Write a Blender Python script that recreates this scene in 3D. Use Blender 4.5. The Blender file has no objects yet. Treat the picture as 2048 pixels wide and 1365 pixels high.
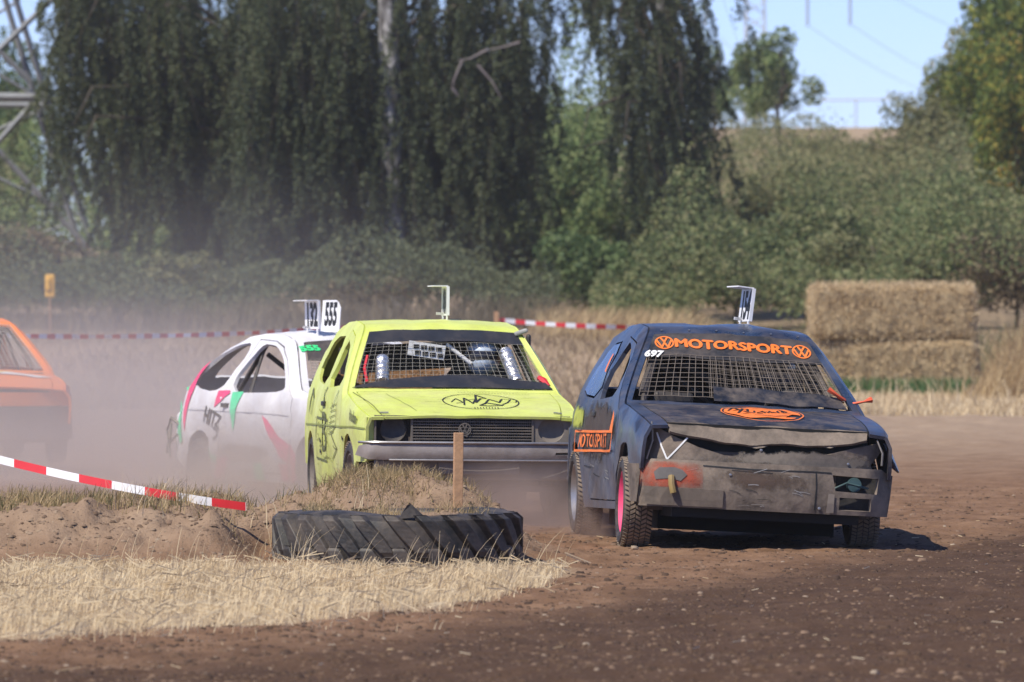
import bpy, math, random
import numpy as np
from mathutils import Vector, Matrix, noise as mnoise
from mathutils.geometry import delaunay_2d_cdt
R = math.radians
random.seed(7); RNG = np.random.default_rng(11)
sc = bpy.context.scene
col = sc.collection
# ------------------------------------------------------------------ camera, sky, sun, exposure
F = 14500.0; HC = 1.6; YH = 597.0          # focal length in photo pixels, eye height, horizon row
cd = bpy.data.cameras.new('camera'); cam = bpy.data.objects.new('camera', cd); col.objects.link(cam)
cd.sensor_width = 22.3; cd.lens = F/2048*22.3; cd.clip_end = 3000; cd.clip_start = 1
cam.location = (0, 0, HC); cam.rotation_euler = (R(90)-math.atan(85.5/F), 0, 0)
cd.dof.use_dof = True; cd.dof.focus_distance = 47.5; cd.dof.aperture_fstop = 3.5
sc.camera = cam
TO_SUN = Vector((-0.62, -0.55, 1.12)).normalized()
w = bpy.data.worlds.new('World'); sc.world = w; w.use_nodes = True
nt = w.node_tree; bg = nt.nodes['Background']
sky = nt.nodes.new('ShaderNodeTexSky'); sky.sky_type = 'NISHITA'; sky.sun_disc = False
sky.sun_elevation = math.asin(TO_SUN.z); sky.sun_rotation = math.atan2(TO_SUN.x, TO_SUN.y)
sky.air_density = 0.7; sky.dust_density = 0.0; sky.ozone_density = 6.0; sky.altitude = 1500
tint = nt.nodes.new('ShaderNodeMix'); tint.data_type = 'RGBA'; tint.blend_type = 'MULTIPLY'; tint.inputs[0].default_value = 1; tint.inputs[7].default_value = (1.0, .94, 1.10, 1)
nt.links.new(sky.outputs[0], tint.inputs[6]); nt.links.new(tint.outputs[2], bg.inputs[0]); bg.inputs[1].default_value = 0.135
sl = bpy.data.lights.new('sun', 'SUN'); sl.energy = 4.8; sl.angle = R(0.5); sl.color = (1, .925, .80)
so = bpy.data.objects.new('sun', sl); col.objects.link(so); so.rotation_euler = TO_SUN.to_track_quat('Z', 'Y').to_euler()
sc.view_settings.view_transform = 'Standard'; sc.view_settings.look = 'None'
sc.view_settings.exposure = 0.26; sc.view_settings.gamma = 1
sc.cycles.use_denoising = True; sc.cycles.max_bounces = 6; sc.cycles.volume_bounces = 1
sc.cycles.transparent_max_bounces = 8; sc.cycles.volume_max_steps = 64; sc.cycles.caustics_reflective = False

# ------------------------------------------------------------------ helpers
def px(X, Y, d):
    return Vector(((X-1024)/F*d, d, HC-(Y-YH)/F*d))
def tag(o, label=None, cat=None, group=None, kind=None, category=None):
    cat = cat or category
    for k, v in (('label', label), ('category', cat), ('group', group), ('kind', kind)):
        if v: o[k] = v
    return o
def empty(name, loc, rz=0, **kw):
    o = bpy.data.objects.new(name, None); col.objects.link(o); o.location = loc; o.rotation_euler = (0, 0, rz)
    o.empty_display_size = .2
    return tag(o, **kw)
def link(name, me, mats, parent=None, smooth=False, mat=None):
    me.name = name
    for m in (mats if isinstance(mats, (list, tuple)) else [mats]): me.materials.append(m)
    o = bpy.data.objects.new(name, me); col.objects.link(o)
    if smooth: me.polygons.foreach_set('use_smooth', [True]*len(me.polygons))
    if parent: o.parent = parent
    if mat is not None: o.matrix_local = mat
    return o
def mesh_np(name, V, Fq, attrs=None):
    V = np.asarray(V, np.float32); Fq = np.asarray(Fq, np.int32); n = Fq.shape[1]
    me = bpy.data.meshes.new(name)
    me.vertices.add(len(V)); me.vertices.foreach_set('co', V.ravel())
    me.loops.add(Fq.size); me.loops.foreach_set('vertex_index', Fq.ravel())
    me.polygons.add(len(Fq)); me.polygons.foreach_set('loop_start', np.arange(0, Fq.size, n, dtype=np.int32))
    me.update(calc_edges=True)
    for k, a in (attrs or {}).items():
        at = me.attributes.new(k, 'FLOAT', 'POINT'); at.data.foreach_set('value', np.asarray(a, np.float32))
    return me
class MB:
    def __init__(s): s.v = []; s.f = []; s.m = []
    def add(s, vs, fs, mi=0):
        b = len(s.v); s.v += [tuple(v) for v in vs]; s.f += [tuple(i+b for i in f) for f in fs]; s.m += [mi]*len(fs); return s
    def box(s, c, d, rot=None, mi=0, bev=0):
        hx, hy, hz = d[0]/2, d[1]/2, d[2]/2
        vs = [Vector((x, y, z)) for x in (-hx, hx) for y in (-hy, hy) for z in (-hz, hz)]
        if rot is not None: vs = [rot @ v for v in vs]
        vs = [v+Vector(c) for v in vs]
        return s.add(vs, [(0, 1, 3, 2), (4, 6, 7, 5), (0, 4, 5, 1), (2, 3, 7, 6), (0, 2, 6, 4), (1, 5, 7, 3)], mi)
    def tube(s, pts, r, n=8, mi=0, cap=True):
        pts = [Vector(p) for p in pts]; rr = r if isinstance(r, (list, tuple)) else [r]*len(pts)
        b = []; up = Vector((0, 0, 1))
        for i, p in enumerate(pts):
            t = (pts[min(i+1, len(pts)-1)]-pts[max(i-1, 0)]).normalized()
            a = t.cross(up if abs(t.z) < .9 else Vector((1, 0, 0))).normalized(); c = a.cross(t)
            for k in range(n):
                an = 2*math.pi*k/n; b.append(p+(a*math.cos(an)+c*math.sin(an))*rr[i])
        fs = [(i*n+k, i*n+(k+1) % n, (i+1)*n+(k+1) % n, (i+1)*n+k) for i in range(len(pts)-1) for k in range(n)]
        if cap: fs += [tuple(range(n))[::-1], tuple((len(pts)-1)*n+k for k in range(n))]
        return s.add(b, fs, mi)
    def lathe(s, prof, n=40, axis='y', c=(0, 0, 0), mi=0):      # prof: (axial, radius)
        vs = []
        for k in range(n):
            a = 2*math.pi*k/n
            for (h, r) in prof:
                p = (r*math.cos(a), h, r*math.sin(a)) if axis == 'y' else (r*math.cos(a), r*math.sin(a), h)
                vs.append(Vector(p)+Vector(c))
        m = len(prof)
        fs = [(k*m+i, k*m+i+1, ((k+1) % n)*m+i+1, ((k+1) % n)*m+i) for k in range(n) for i in range(m-1)]
        return s.add(vs, fs, mi)
    def build(s, name, mats, parent=None, smooth=False, mat=None, solid=0, bevel=0):
        me = bpy.data.meshes.new(name); me.from_pydata(s.v, [], s.f); me.update()
        me.polygons.foreach_set('material_index', s.m)
        if solid:
            # give the sheet its thickness: inner skin plus rim faces
            V = np.zeros(len(me.vertices)*3); me.vertices.foreach_get('co', V); V = V.reshape(-1, 3)
            NN = np.array([tuple(q.vector) for q in me.vertex_normals]); n = len(V); V2 = V-NN*solid; fs = list(s.f); cnt = {}
            for fi, f in enumerate(fs):
                for i in range(len(f)):
                    e_ = (f[i], f[(i+1) % len(f)]); cnt[e_] = fi
            fa = fs+[tuple(i+n for i in f[::-1]) for f in fs]; ma = list(s.m)+list(s.m)
            for (a, b), fi in cnt.items():
                if (b, a) not in cnt: fa.append((b, a, a+n, b+n)); ma.append(s.m[fi])
            me = bpy.data.meshes.new(name); me.from_pydata(V.tolist()+V2.tolist(), [], fa); me.update(); me.polygons.foreach_set('material_index', ma)
        o = link(name, me, mats, parent, smooth, mat)
        if smooth: me.set_sharp_from_angle(angle=R(38))
        if bevel:
            md = o.modifiers.new('bevel', 'BEVEL'); md.width = bevel; md.segments = 2; md.limit_method = 'ANGLE'
        return o
def inpoly(P, poly):
    x, y = P[:, 0], P[:, 1]; c = np.zeros(len(P), bool); n = len(poly)
    for i in range(n):
        x1, y1 = poly[i]; x2, y2 = poly[(i+1) % n]
        if y1 == y2: continue
        k = ((y1 > y) != (y2 > y)) & (x < (x2-x1)*(y-y1)/(y2-y1)+x1); c ^= k
    return c
def cdt(outline, holes, h):
    loops = []
    for lp in [outline]+list(holes):
        q = []
        for i in range(len(lp)):
            a = np.array(lp[i], float); b = np.array(lp[(i+1) % len(lp)], float)
            n = max(1, int(math.ceil(np.linalg.norm(b-a)/h)))
            for k in range(n): q.append(tuple(a+(b-a)*k/n))
        loops.append(q)
    A = np.array(loops[0]); mn, mx = A.min(0), A.max(0)
    G = []
    j = 0; y = mn[1]+h*.5
    while y < mx[1]:
        xs = np.arange(mn[0]+h*(.25+.5*(j % 2)), mx[0], h); G += [(x, y) for x in xs]; y += h*.87; j += 1
    G = np.array(G) if G else np.zeros((0, 2))
    B = np.array([p for l in loops for p in l])
    if len(G):
        k = inpoly(G, loops[0])
        for l in loops[1:]: k &= ~inpoly(G, l)
        G = G[k]
        if len(G):
            dm = np.sqrt(((G[:, None, :]-B[None])**2).sum(2)).min(1); G = G[dm > h*.45]
    vs = [Vector(p) for p in B]+[Vector(p) for p in G]
    es = []; b = 0
    for l in loops:
        es += [(b+i, b+(i+1) % len(l)) for i in range(len(l))]; b += len(l)
    r = delaunay_2d_cdt(vs, es, [], 0, 1e-6)
    V = np.array([(v.x, v.y) for v in r[0]]); Fc = [f for f in r[2]]
    C = np.array([V[list(f)].mean(0) for f in Fc]); k = inpoly(C, loops[0])
    for l in loops[1:]: k &= ~inpoly(C, l)
    return V, [f for f, kk in zip(Fc, k) if kk]
def panel(mb, fn, outline, holes=(), h=.08, mi=0, off=0, flip=False):
    V, Fc = cdt(outline, holes, h)
    vs = [surf(fn, a, b, off) for a, b in V]
    mb.add(vs, [tuple(f[::-1]) if flip else tuple(f) for f in Fc], mi)
def surf(fn, a, b, off=0):
    p = fn(a, b)
    if off:
        e = 1e-3; n = (fn(a+e, b)-p).cross(fn(a, b+e)-p)
        if n.length > 1e-12:
            n.normalize(); p = p+n*off
    return p
def stroke(pts, wd):                       # 2D polyline -> list of quads (polygons)
    out = []
    for a, b in zip(pts[:-1], pts[1:]):
        a = Vector(a); b = Vector(b); d = (b-a)
        if d.length < 1e-9: continue
        d.normalize(); n = Vector((-d.y, d.x))*wd/2; e = d*wd*.25
        out.append([tuple(a-e-n), tuple(b+e-n), tuple(b+e+n), tuple(a-e+n)])
    return out
def decal(mb, fn, polys, off=.004, mi=0, seg=.05):
    for pl in polys:
        if len(pl) == 4 and max((Vector(pl[i])-Vector(pl[i-1])).length for i in range(4)) < seg:
            mb.add([surf(fn, a, b, off) for a, b in pl], [(0, 1, 2, 3)], mi)
        else: panel(mb, fn, pl, h=seg, mi=mi, off=off)
_tc = {}
def text2d(s, size=1, bold=0, sx=1, shear=0):
    cu = bpy.data.curves.new('t', 'FONT'); cu.body = s; cu.size = size; cu.offset = bold; cu.align_x = 'CENTER'; cu.align_y = 'CENTER'
    cu.shear = shear; cu.resolution_u = 3
    o = bpy.data.objects.new('t', cu); col.objects.link(o)
    dg = bpy.context.evaluated_depsgraph_get(); me = bpy.data.meshes.new_from_object(o.evaluated_get(dg))
    V = [(v.co.x*sx, v.co.y) for v in me.vertices]; Fc = [tuple(p.vertices) for p in me.polygons]
    bpy.data.objects.remove(o); bpy.data.meshes.remove(me); bpy.data.curves.remove(cu)
    return V, Fc
def text(mb, fn, s, c, size, bold=0, sx=1, ang=0, off=.005, mi=0, ux=1, shear=0):
    V, Fc = text2d(s, size, bold, sx, shear); ca, sa = math.cos(ang), math.sin(ang)
    mb.add([surf(fn, c[0]+(x*ca-y*sa)*ux, c[1]+(x*sa+y*ca), off) for x, y in V], Fc, mi)
def ring2d(c, rx, ry, wd, n=28):
    out = []
    for k in range(n):
        a, b = 2*math.pi*k/n, 2*math.pi*(k+1)/n
        out.append([(c[0]+rx*math.cos(a), c[1]+ry*math.sin(a)), (c[0]+rx*math.cos(b), c[1]+ry*math.sin(b)),
                    (c[0]+(rx-wd)*math.cos(b), c[1]+(ry-wd)*math.sin(b)), (c[0]+(rx-wd)*math.cos(a), c[1]+(ry-wd)*math.sin(a))])
    return out
def roundel(c, r):                          # ring with a V above a W
    p = ring2d(c, r, r, r*.17); t = r*.2
    m = lambda L: [(c[0]+x*r, c[1]+y*r) for x, y in L]
    p += stroke(m([(-.36, .80), (0, .08), (.36, .80)]), t)
    p += stroke(m([(-.78, .42), (-.32, -.70), (0, -.02), (.32, -.70), (.78, .42)]), t)
    return p

# numpy value noise
def vn(x, y, seed=0):
    xi = np.floor(x).astype(np.int64); yi = np.floor(y).astype(np.int64); fx = x-xi; fy = y-yi
    fx = fx*fx*(3-2*fx); fy = fy*fy*(3-2*fy)
    def hsh(a, b):
        n = (a*374761393+b*668265263+seed*974711) & 0xffffffff
        n = ((n ^ (n >> 13))*1274126177) & 0xffffffff; n = n ^ (n >> 16)
        return (n & 0xffff)/65535.0
    return (hsh(xi, yi)*(1-fx)+hsh(xi+1, yi)*fx)*(1-fy)+(hsh(xi, yi+1)*(1-fx)+hsh(xi+1, yi+1)*fx)*fy
def fbm(x, y, o=4, seed=0):
    s = 0; a = .5
    for i in range(o): s = s+a*(vn(x*2**i, y*2**i, seed+i*17)-.5)*2; a *= .5
    return s
def sstep(a, b, x):
    t = np.clip((x-a)/(b-a), 0, 1); return t*t*(3-2*t)

# ------------------------------------------------------------------ materials
def newmat(name):
    m = bpy.data.materials.new(name); m.use_nodes = True; return m, m.node_tree, m.node_tree.nodes['Principled BSDF']
def N(nt, t, **kw):
    n = nt.nodes.new(t)
    for k, v in kw.items():
        if k in n.inputs: n.inputs[k].default_value = v
        else: setattr(n, k, v)
    return n
def ramp(nt, fac, stops):
    r = nt.nodes.new('ShaderNodeValToRGB'); e = r.color_ramp.elements
    e[0].position, e[0].color = stops[0][0], (*stops[0][1], 1); e[1].position, e[1].color = stops[-1][0], (*stops[-1][1], 1)
    for p, c in stops[1:-1]:
        k = e.new(p); k.color = (*c, 1)
    nt.links.new(fac, r.inputs[0]); return r.outputs[0]
def mixc(nt, fac, a, b):
    m = nt.nodes.new('ShaderNodeMix'); m.data_type = 'RGBA'
    for sock, v in ((m.inputs[0], fac), (m.inputs[6], a), (m.inputs[7], b)):
        if isinstance(v, (tuple, float, int)): sock.default_value = (*v, 1) if isinstance(v, tuple) else v
        else: nt.links.new(v, sock)
    return m.outputs[2]
def nz(nt, scale, detail=4, rough=.55, vec=None, scl=None):
    n = N(nt, 'ShaderNodeTexNoise', Scale=scale, Detail=detail, Roughness=rough)
    tc = nt.nodes.new('ShaderNodeTexCoord'); src = tc.outputs['Object']
    if scl:
        mp = nt.nodes.new('ShaderNodeMapping'); mp.inputs['Scale'].default_value = scl; nt.links.new(src, mp.inputs[0]); src = mp.outputs[0]
    nt.links.new(src, n.inputs['Vector']); return n.outputs['Fac']
def bumpn(nt, bsdf, h, strength=.3, dist=.01):
    b = N(nt, 'ShaderNodeBump', Strength=strength, Distance=dist); nt.links.new(h, b.inputs['Height']); nt.links.new(b.outputs[0], bsdf.inputs['Normal'])
DUST = (.30, .235, .18)
def plain(name, c, rough=.6, metal=0, var=.25, scale=14, dust=0, bump=.0):
    m, nt, b = newmat(name); f = nz(nt, scale)
    c2 = tuple(x*(1-var) for x in c); cc = ramp(nt, f, [(.3, c2), (.7, c)])
    if dust:
        g = ramp(nt, nz(nt, 5, 6, .7), [(.5-dust*.35, (0, 0, 0)), (.75-dust*.1, (dust, dust, dust))]); cc = mixc(nt, g, cc, DUST)
    nt.links.new(cc, b.inputs['Base Color']); b.inputs['Roughness'].default_value = rough; b.inputs['Metallic'].default_value = metal
    if bump: bumpn(nt, b, f, bump)
    return m
def paint(name, c, rough=.38, dust=.35, chip=(.06, .05, .045), chips=.66, low=.55, c2=None):
    # sheet-metal paint: dust film (thicker near the sills), chipped and scratched spots, slight dents
    m, nt, b = newmat(name)
    base = mixc(nt, ramp(nt, nz(nt, 2.2, 3), [(.35, (0, 0, 0)), (.7, (1, 1, 1))]), c, c2 or tuple(x*.82 for x in c))
    d = nz(nt, 6, 8, .72); tc = nt.nodes.new('ShaderNodeTexCoord'); sp = nt.nodes.new('ShaderNodeSeparateXYZ')
    nt.links.new(tc.outputs['Object'], sp.inputs[0])
    mr = N(nt, 'ShaderNodeMapRange'); nt.links.new(sp.outputs[2], mr.inputs[0])
    mr.inputs[1].default_value = .95; mr.inputs[2].default_value = .15; mr.inputs[3].default_value = 0; mr.inputs[4].default_value = low
    ad = N(nt, 'ShaderNodeMath', operation='MULTIPLY_ADD'); nt.links.new(d, ad.inputs[0]); ad.inputs[1].default_value = 1.5
    ad.inputs[2].default_value = -.62
    a2 = N(nt, 'ShaderNodeMath', operation='MULTIPLY'); nt.links.new(ad.outputs[0], a2.inputs[0]); a2.inputs[1].default_value = dust*2.4
    a2.use_clamp = True
    a3 = N(nt, 'ShaderNodeMath', operation='MULTIPLY'); nt.links.new(mr.outputs[0], a3.inputs[0]); nt.links.new(d, a3.inputs[1])
    a4 = N(nt, 'ShaderNodeMath', operation='ADD'); nt.links.new(a2.outputs[0], a4.inputs[0]); nt.links.new(a3.outputs[0], a4.inputs[1]); a4.use_clamp = True
    cc = mixc(nt, a4.outputs[0], base, DUST)
    ch = nz(nt, 17, 6, .75, scl=(1, 1, 2.5)); chf = ramp(nt, ch, [(chips, (0, 0, 0)), (chips+.02, (1, 1, 1))])
    cc = mixc(nt, chf, cc, chip)
    nt.links.new(cc, b.inputs['Base Color'])
    rr = N(nt, 'ShaderNodeMapRange'); nt.links.new(a4.outputs[0], rr.inputs[0]); rr.inputs[3].default_value = rough; rr.inputs[4].default_value = .85
    nt.links.new(rr.outputs[0], b.inputs['Roughness']); bumpn(nt, b, nz(nt, 5, 3), .35, .02)
    return m
def volmat(name, dens, colr, noise_scale=.5, an=.35, thr=.35, falloff=True):
    m = bpy.data.materials.new(name); m.use_nodes = True; nt = m.node_tree; nt.nodes.clear()
    out = nt.nodes.new('ShaderNodeOutputMaterial'); pv = nt.nodes.new('ShaderNodeVolumePrincipled')
    pv.inputs['Color'].default_value = (*colr, 1); pv.inputs['Anisotropy'].default_value = an
    tc = nt.nodes.new('ShaderNodeTexCoord'); ln = N(nt, 'ShaderNodeVectorMath', operation='LENGTH'); nt.links.new(tc.outputs['Object'], ln.inputs[0])
    g = N(nt, 'ShaderNodeMapRange', interpolation_type='SMOOTHSTEP'); nt.links.new(ln.outputs['Value'], g.inputs[0])
    g.inputs[1].default_value = 1.0; g.inputs[2].default_value = .15; g.inputs[3].default_value = 0; g.inputs[4].default_value = 1
    n = N(nt, 'ShaderNodeTexNoise', Scale=noise_scale, Detail=4, Roughness=.6); geo = nt.nodes.new('ShaderNodeNewGeometry'); nt.links.new(geo.outputs['Position'], n.inputs['Vector'])
    h = N(nt, 'ShaderNodeMapRange', interpolation_type='SMOOTHSTEP'); nt.links.new(n.outputs['Fac'], h.inputs[0])
    h.inputs[1].default_value = thr; h.inputs[2].default_value = thr+.32; h.inputs[3].default_value = .12; h.inputs[4].default_value = 1
    a = N(nt, 'ShaderNodeMath', operation='MULTIPLY'); nt.links.new(g.outputs[0], a.inputs[0]); nt.links.new(h.outputs[0], a.inputs[1])
    c = N(nt, 'ShaderNodeMath', operation='MULTIPLY'); nt.links.new(a.outputs[0], c.inputs[0]); c.inputs[1].default_value = dens
    nt.links.new(c.outputs[0], pv.inputs['Density']); nt.links.new(pv.outputs[0], out.inputs['Volume'])
    return m
def leafmat(name, stops, trans=.35, rough=.6, cs=.25):
    m, nt, b = newmat(name); nt.nodes.remove(b)
    at = N(nt, 'ShaderNodeAttribute', attribute_name='rnd'); oi = nt.nodes.new('ShaderNodeObjectInfo')
    a = N(nt, 'ShaderNodeMath', operation='MULTIPLY_ADD'); nt.links.new(oi.outputs['Random'], a.inputs[0]); a.inputs[1].default_value = .3
    nt.links.new(at.outputs['Fac'], a.inputs[2])
    a1 = N(nt, 'ShaderNodeMath', operation='MULTIPLY_ADD'); nt.links.new(nz(nt, cs, 3), a1.inputs[0]); a1.inputs[1].default_value = .9; nt.links.new(a.outputs[0], a1.inputs[2])
    s = N(nt, 'ShaderNodeMath', operation='MULTIPLY_ADD'); nt.links.new(a1.outputs[0], s.inputs[0]); s.inputs[1].default_value = .6; s.inputs[2].default_value = -.14
    cc = ramp(nt, s.outputs[0], stops)
    d = nt.nodes.new('ShaderNodeBsdfPrincipled'); d.inputs['Roughness'].default_value = rough; t = nt.nodes.new('ShaderNodeBsdfTranslucent')
    nt.links.new(cc, d.inputs['Base Color']); nt.links.new(cc, t.inputs[0]); d.inputs['Specular IOR Level'].default_value = .3
    mx = nt.nodes.new('ShaderNodeMixShader'); mx.inputs[0].default_value = trans
    nt.links.new(d.outputs[0], mx.inputs[1]); nt.links.new(t.outputs[0], mx.inputs[2]); nt.links.new(mx.outputs[0], nt.nodes['Material Output'].inputs[0])
    return m
def stain(name, c, centre, rad, rough=.7, var=.4, scale=7, edge=.35, hole=.0):
    # a patch with a ragged, fading edge (its own colour, wherever the light stands)
    m, nt, b = newmat(name); f = nz(nt, scale*2, 5, .7); nt.links.new(ramp(nt, f, [(.3, tuple(x*(1-var) for x in c)), (.7, c)]), b.inputs['Base Color']); b.inputs['Roughness'].default_value = rough
    tc = nt.nodes.new('ShaderNodeTexCoord'); a = N(nt, 'ShaderNodeVectorMath', operation='SUBTRACT'); nt.links.new(tc.outputs['Object'], a.inputs[0]); a.inputs[1].default_value = centre
    d = N(nt, 'ShaderNodeVectorMath', operation='DIVIDE'); nt.links.new(a.outputs[0], d.inputs[0]); d.inputs[1].default_value = rad
    l = N(nt, 'ShaderNodeVectorMath', operation='LENGTH'); nt.links.new(d.outputs[0], l.inputs[0])
    n2 = N(nt, 'ShaderNodeMath', operation='MULTIPLY_ADD'); nt.links.new(nz(nt, scale, 7, .75), n2.inputs[0]); n2.inputs[1].default_value = 1.6; nt.links.new(l.outputs['Value'], n2.inputs[2])
    r = N(nt, 'ShaderNodeMapRange', interpolation_type='SMOOTHSTEP'); nt.links.new(n2.outputs[0], r.inputs[0]); r.inputs[1].default_value = 1.75; r.inputs[2].default_value = 1.75-edge; r.inputs[3].default_value = 0; r.inputs[4].default_value = 1
    nt.links.new(r.outputs[0], b.inputs['Alpha']); return m
M = {}
M['black'] = plain('black plastic', (.018, .018, .02), .55, dust=.25)
M['dark'] = plain('dark interior', (.02, .02, .022), .8, dust=.2)
M['rubber'] = plain('tyre rubber', (.020, .020, .021), .6, dust=.35, scale=30, bump=.3)
M['tread'] = plain('dusty tread', (.13, .105, .085), .85, dust=1.0, scale=30, bump=.3)
M['steel'] = plain('bare steel', (.45, .45, .46), .4, .8, dust=.3)
M['alu'] = plain('crinkled aluminium', (.75, .75, .77), .32, .85, scale=40, bump=.8)
M['wire'] = plain('dusty wire', (.30, .27, .22), .6)
M['wire_y'] = plain('grey wire', (.34, .32, .28), .6)
M['wire_light'] = plain('light wire', (.42, .40, .36), .5)
M['floor'] = plain('dusty cabin floor', (.13, .10, .08), .9)
M['under'] = plain('black shade fill', (.008, .008, .008), .9)  # pure black for shade behind the bonnet gap and under the car
M['cage'] = plain('cage tube', (.03, .03, .035), .5, dust=.4)
M['orange_mark'] = plain('orange marking', (.95, .22, .03), .55, var=.2, dust=.12)
M['orange_spray'] = plain('orange spray', (.75, .12, .05), .6, var=.3, dust=.3)
M['white_mark'] = plain('white marking', (.8, .8, .8), .6, var=.1)
M['green_mark'] = plain('green marking', (.05, .75, .25), .6, var=.1)
M['mint'] = plain('mint spray', (.10, .72, .36), .55, var=.15, dust=.15)
M['pink'] = plain('pink spray', (.85, .06, .20), .55, var=.15, dust=.15)
M['ink'] = plain('black marking', (.015, .015, .015), .6, var=.1)
M['board'] = plain('number board', (.82, .82, .84), .45, var=.08, dust=.05)
M['pinkrim'] = plain('pink rim paint', (.85, .08, .22), .45, var=.2, dust=.25)
M['scratch'] = plain('bright scratch', (.42, .40, .37), .5, .4)
M['grey_patch'] = plain('grey filler', (.13, .12, .115), .8)
M['wood'] = plain('stake wood', (.52, .30, .16), .8, scale=25, bump=.4)
M['red_tape'] = plain('red tape', (.65, .03, .04), .45, var=.1)
M['white_tape'] = plain('white tape', (.78, .78, .80), .45, var=.08)
M['ribbon_red'] = plain('red ribbon', (.65, .02, .04), .6)
M['ribbon_orange'] = plain('orange ribbon', (.85, .13, .05), .6)

# ------------------------------------------------------------------ ground
def gmound(x, y):
    m = 1.0*np.exp(-((x+.72)/.66)**4-((y-45.5)/.95)**4)*(.45-.07*(x+.7))
    m = m+np.exp(-((x+.12)/.40)**2-((y-45.4)/.8)**2)*.10
    top = .30+.10*fbm(x*1.1, y*.3, 3, 5)
    b = sstep(.1, -.6, x)*sstep(43.0, 44.2, y)*sstep(47.2, 45.6, y)*(top-.10*sstep(-2.3, -4.5, x))
    m = np.maximum(m, .275*sstep(.68, .58, np.hypot(x+.693, y-43.89)))
    b = b*(1-sstep(-1.85, -1.5, x)*sstep(44.9, 44.5, y))
    return np.maximum(m, b)
def gmacro(x, y):
    z = .02*fbm(x*.25, y*.12, 3, 1)
    z = z-.13*sstep(53, 58, y)*sstep(95, 80, y)*sstep(2.5, -.5, x)
    left = sstep(4.3, 2.8, x)
    z = z+left*sstep(106, 119, y)*(.95+.15*fbm(x*.3, y*.1, 3, 2))
    z = z+(1-left)*sstep(124, 134, y)*1.0
    right = sstep(-4, 9, x)
    z = z+sstep(135, 235, y)*(1.0+4.6*right)+sstep(235, 420, y)*(1.0+3.5*right)
    return z
def gz(x, y, fine=True):
    x = np.asarray(x, float); y = np.asarray(y, float)
    z = gmacro(x, y)+gmound(x, y)
    if fine:
        mm = np.clip(gmound(x, y)*4, 0, 1); near = sstep(75, 50, y)
        z = z+near*(.016+.075*mm)*fbm(x*5, y*5*.6, 5, 9)+near*(.007+.012*mm)*fbm(x*22, y*16, 2, 19)
        z = z+near*(1-mm)*.045*fbm(x*1.1+y*.15, y*1.1, 3, 71)+near*(1-mm)*.022*np.abs(fbm(x*2.6, y*2.2, 3, 91))
        z = z+(.03*fbm(x*1.3, y*.7, 4, 33))*sstep(45, 70, y)
        z = z+.05*sstep(70, 85, y)*sstep(104, 96, y)*sstep(1.5, 4, x)*fbm(x*1.6, y*.5, 4, 41)
    return z
DB = ([-9, -2.3, -.75, .2, 1.4, 3.6, 8], [31.5, 32.5, 33.5, 36.6, 43.0, 50, 60])     # edge of the darker soil
SB = ([-9, -2.4, -1.5, -.32, .15, .45], [33.0, 33.6, 34.8, 37.0, 40.3, 43.0])        # near edge of the stubble
xs = np.concatenate([-np.geomspace(400, 8.2, 40), np.arange(-8, -4.2, .08), np.arange(-4.2, 4.6, .022), np.arange(4.6, 14, .07), np.geomspace(14.2, 400, 40)])
ys = np.concatenate([np.array([-40, 0, 15, 22]), np.arange(25, 50, .042), np.arange(50, 62, .06), np.arange(62, 130, .22), np.arange(130, 330, 2.2), np.geomspace(332, 1500, 30)])
GX, GY = np.meshgrid(xs, ys); GZ = gz(GX, GY)
nx, ny = len(xs), len(ys)
idx = np.arange(nx*ny).reshape(ny, nx)
Q = np.stack([idx[:-1, :-1], idx[:-1, 1:], idx[1:, 1:], idx[1:, :-1]], -1).reshape(-1, 4)
X, Y = GX.ravel(), GY.ravel()
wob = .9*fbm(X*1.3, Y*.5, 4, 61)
dark_soil = sstep(1.6, -2.6, Y-np.interp(X, *DB)+wob*1.5)  # soil turns darker on the near side of the DB edge
stub = sstep(-.4, .5, Y-np.interp(X, *SB)+wob*.7)*sstep(43.4, 42.6, Y)*sstep(.5, .2, X)
far = sstep(58, 92, Y+3*wob)                                 # pale, dry, driven-off soil
straw = sstep(97, 101, Y+1.5*wob)*(1-sstep(226, 232, Y))*(.35+.65*sstep(1.5, 4, X))
straw = np.maximum(straw, sstep(226, 232, Y))
berm = np.clip(gmound(X, Y)*5, 0, 1)
gme = mesh_np('ground', np.stack([X, Y, GZ.ravel()], 1), Q, dict(dark_soil=dark_soil, stub=np.maximum(stub, straw*1.0), far=np.maximum(far, berm*.65), berm=berm))
m, nt, b = newmat('soil')
def att(n): return N(nt, 'ShaderNodeAttribute', attribute_name=n).outputs['Fac']
n1 = nz(nt, 3.0, 8, .7, scl=(1, .6, 1)); n2 = nz(nt, 26, 4, .7); n3 = nz(nt, 70, 3, .6)
track = ramp(nt, n1, [(.3, (.120, .066, .036)), (.5, (.190, .110, .064)), (.7, (.260, .162, .100))])
dark_soilc = ramp(nt, n1, [(.3, (.054, .030, .018)), (.55, (.084, .049, .030)), (.75, (.125, .076, .048))])
farc = ramp(nt, n1, [(.3, (.25, .175, .12)), (.7, (.37, .28, .20))])
strawc = ramp(nt, n2, [(.3, (.20, .14, .09)), (.5, (.34, .25, .16)), (.7, (.52, .42, .28))])
c = mixc(nt, att('far'), track, farc); c = mixc(nt, att('dark_soil'), c, dark_soilc); c = mixc(nt, att('stub'), c, strawc)
c = mixc(nt, ramp(nt, n2, [(.62, (0, 0, 0)), (.72, (.5, .5, .5))]), c, (.36, .27, .2))
c = mixc(nt, ramp(nt, n3, [(.71, (0, 0, 0)), (.75, (.5, .5, .5))]), c, (.42, .34, .26))
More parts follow.
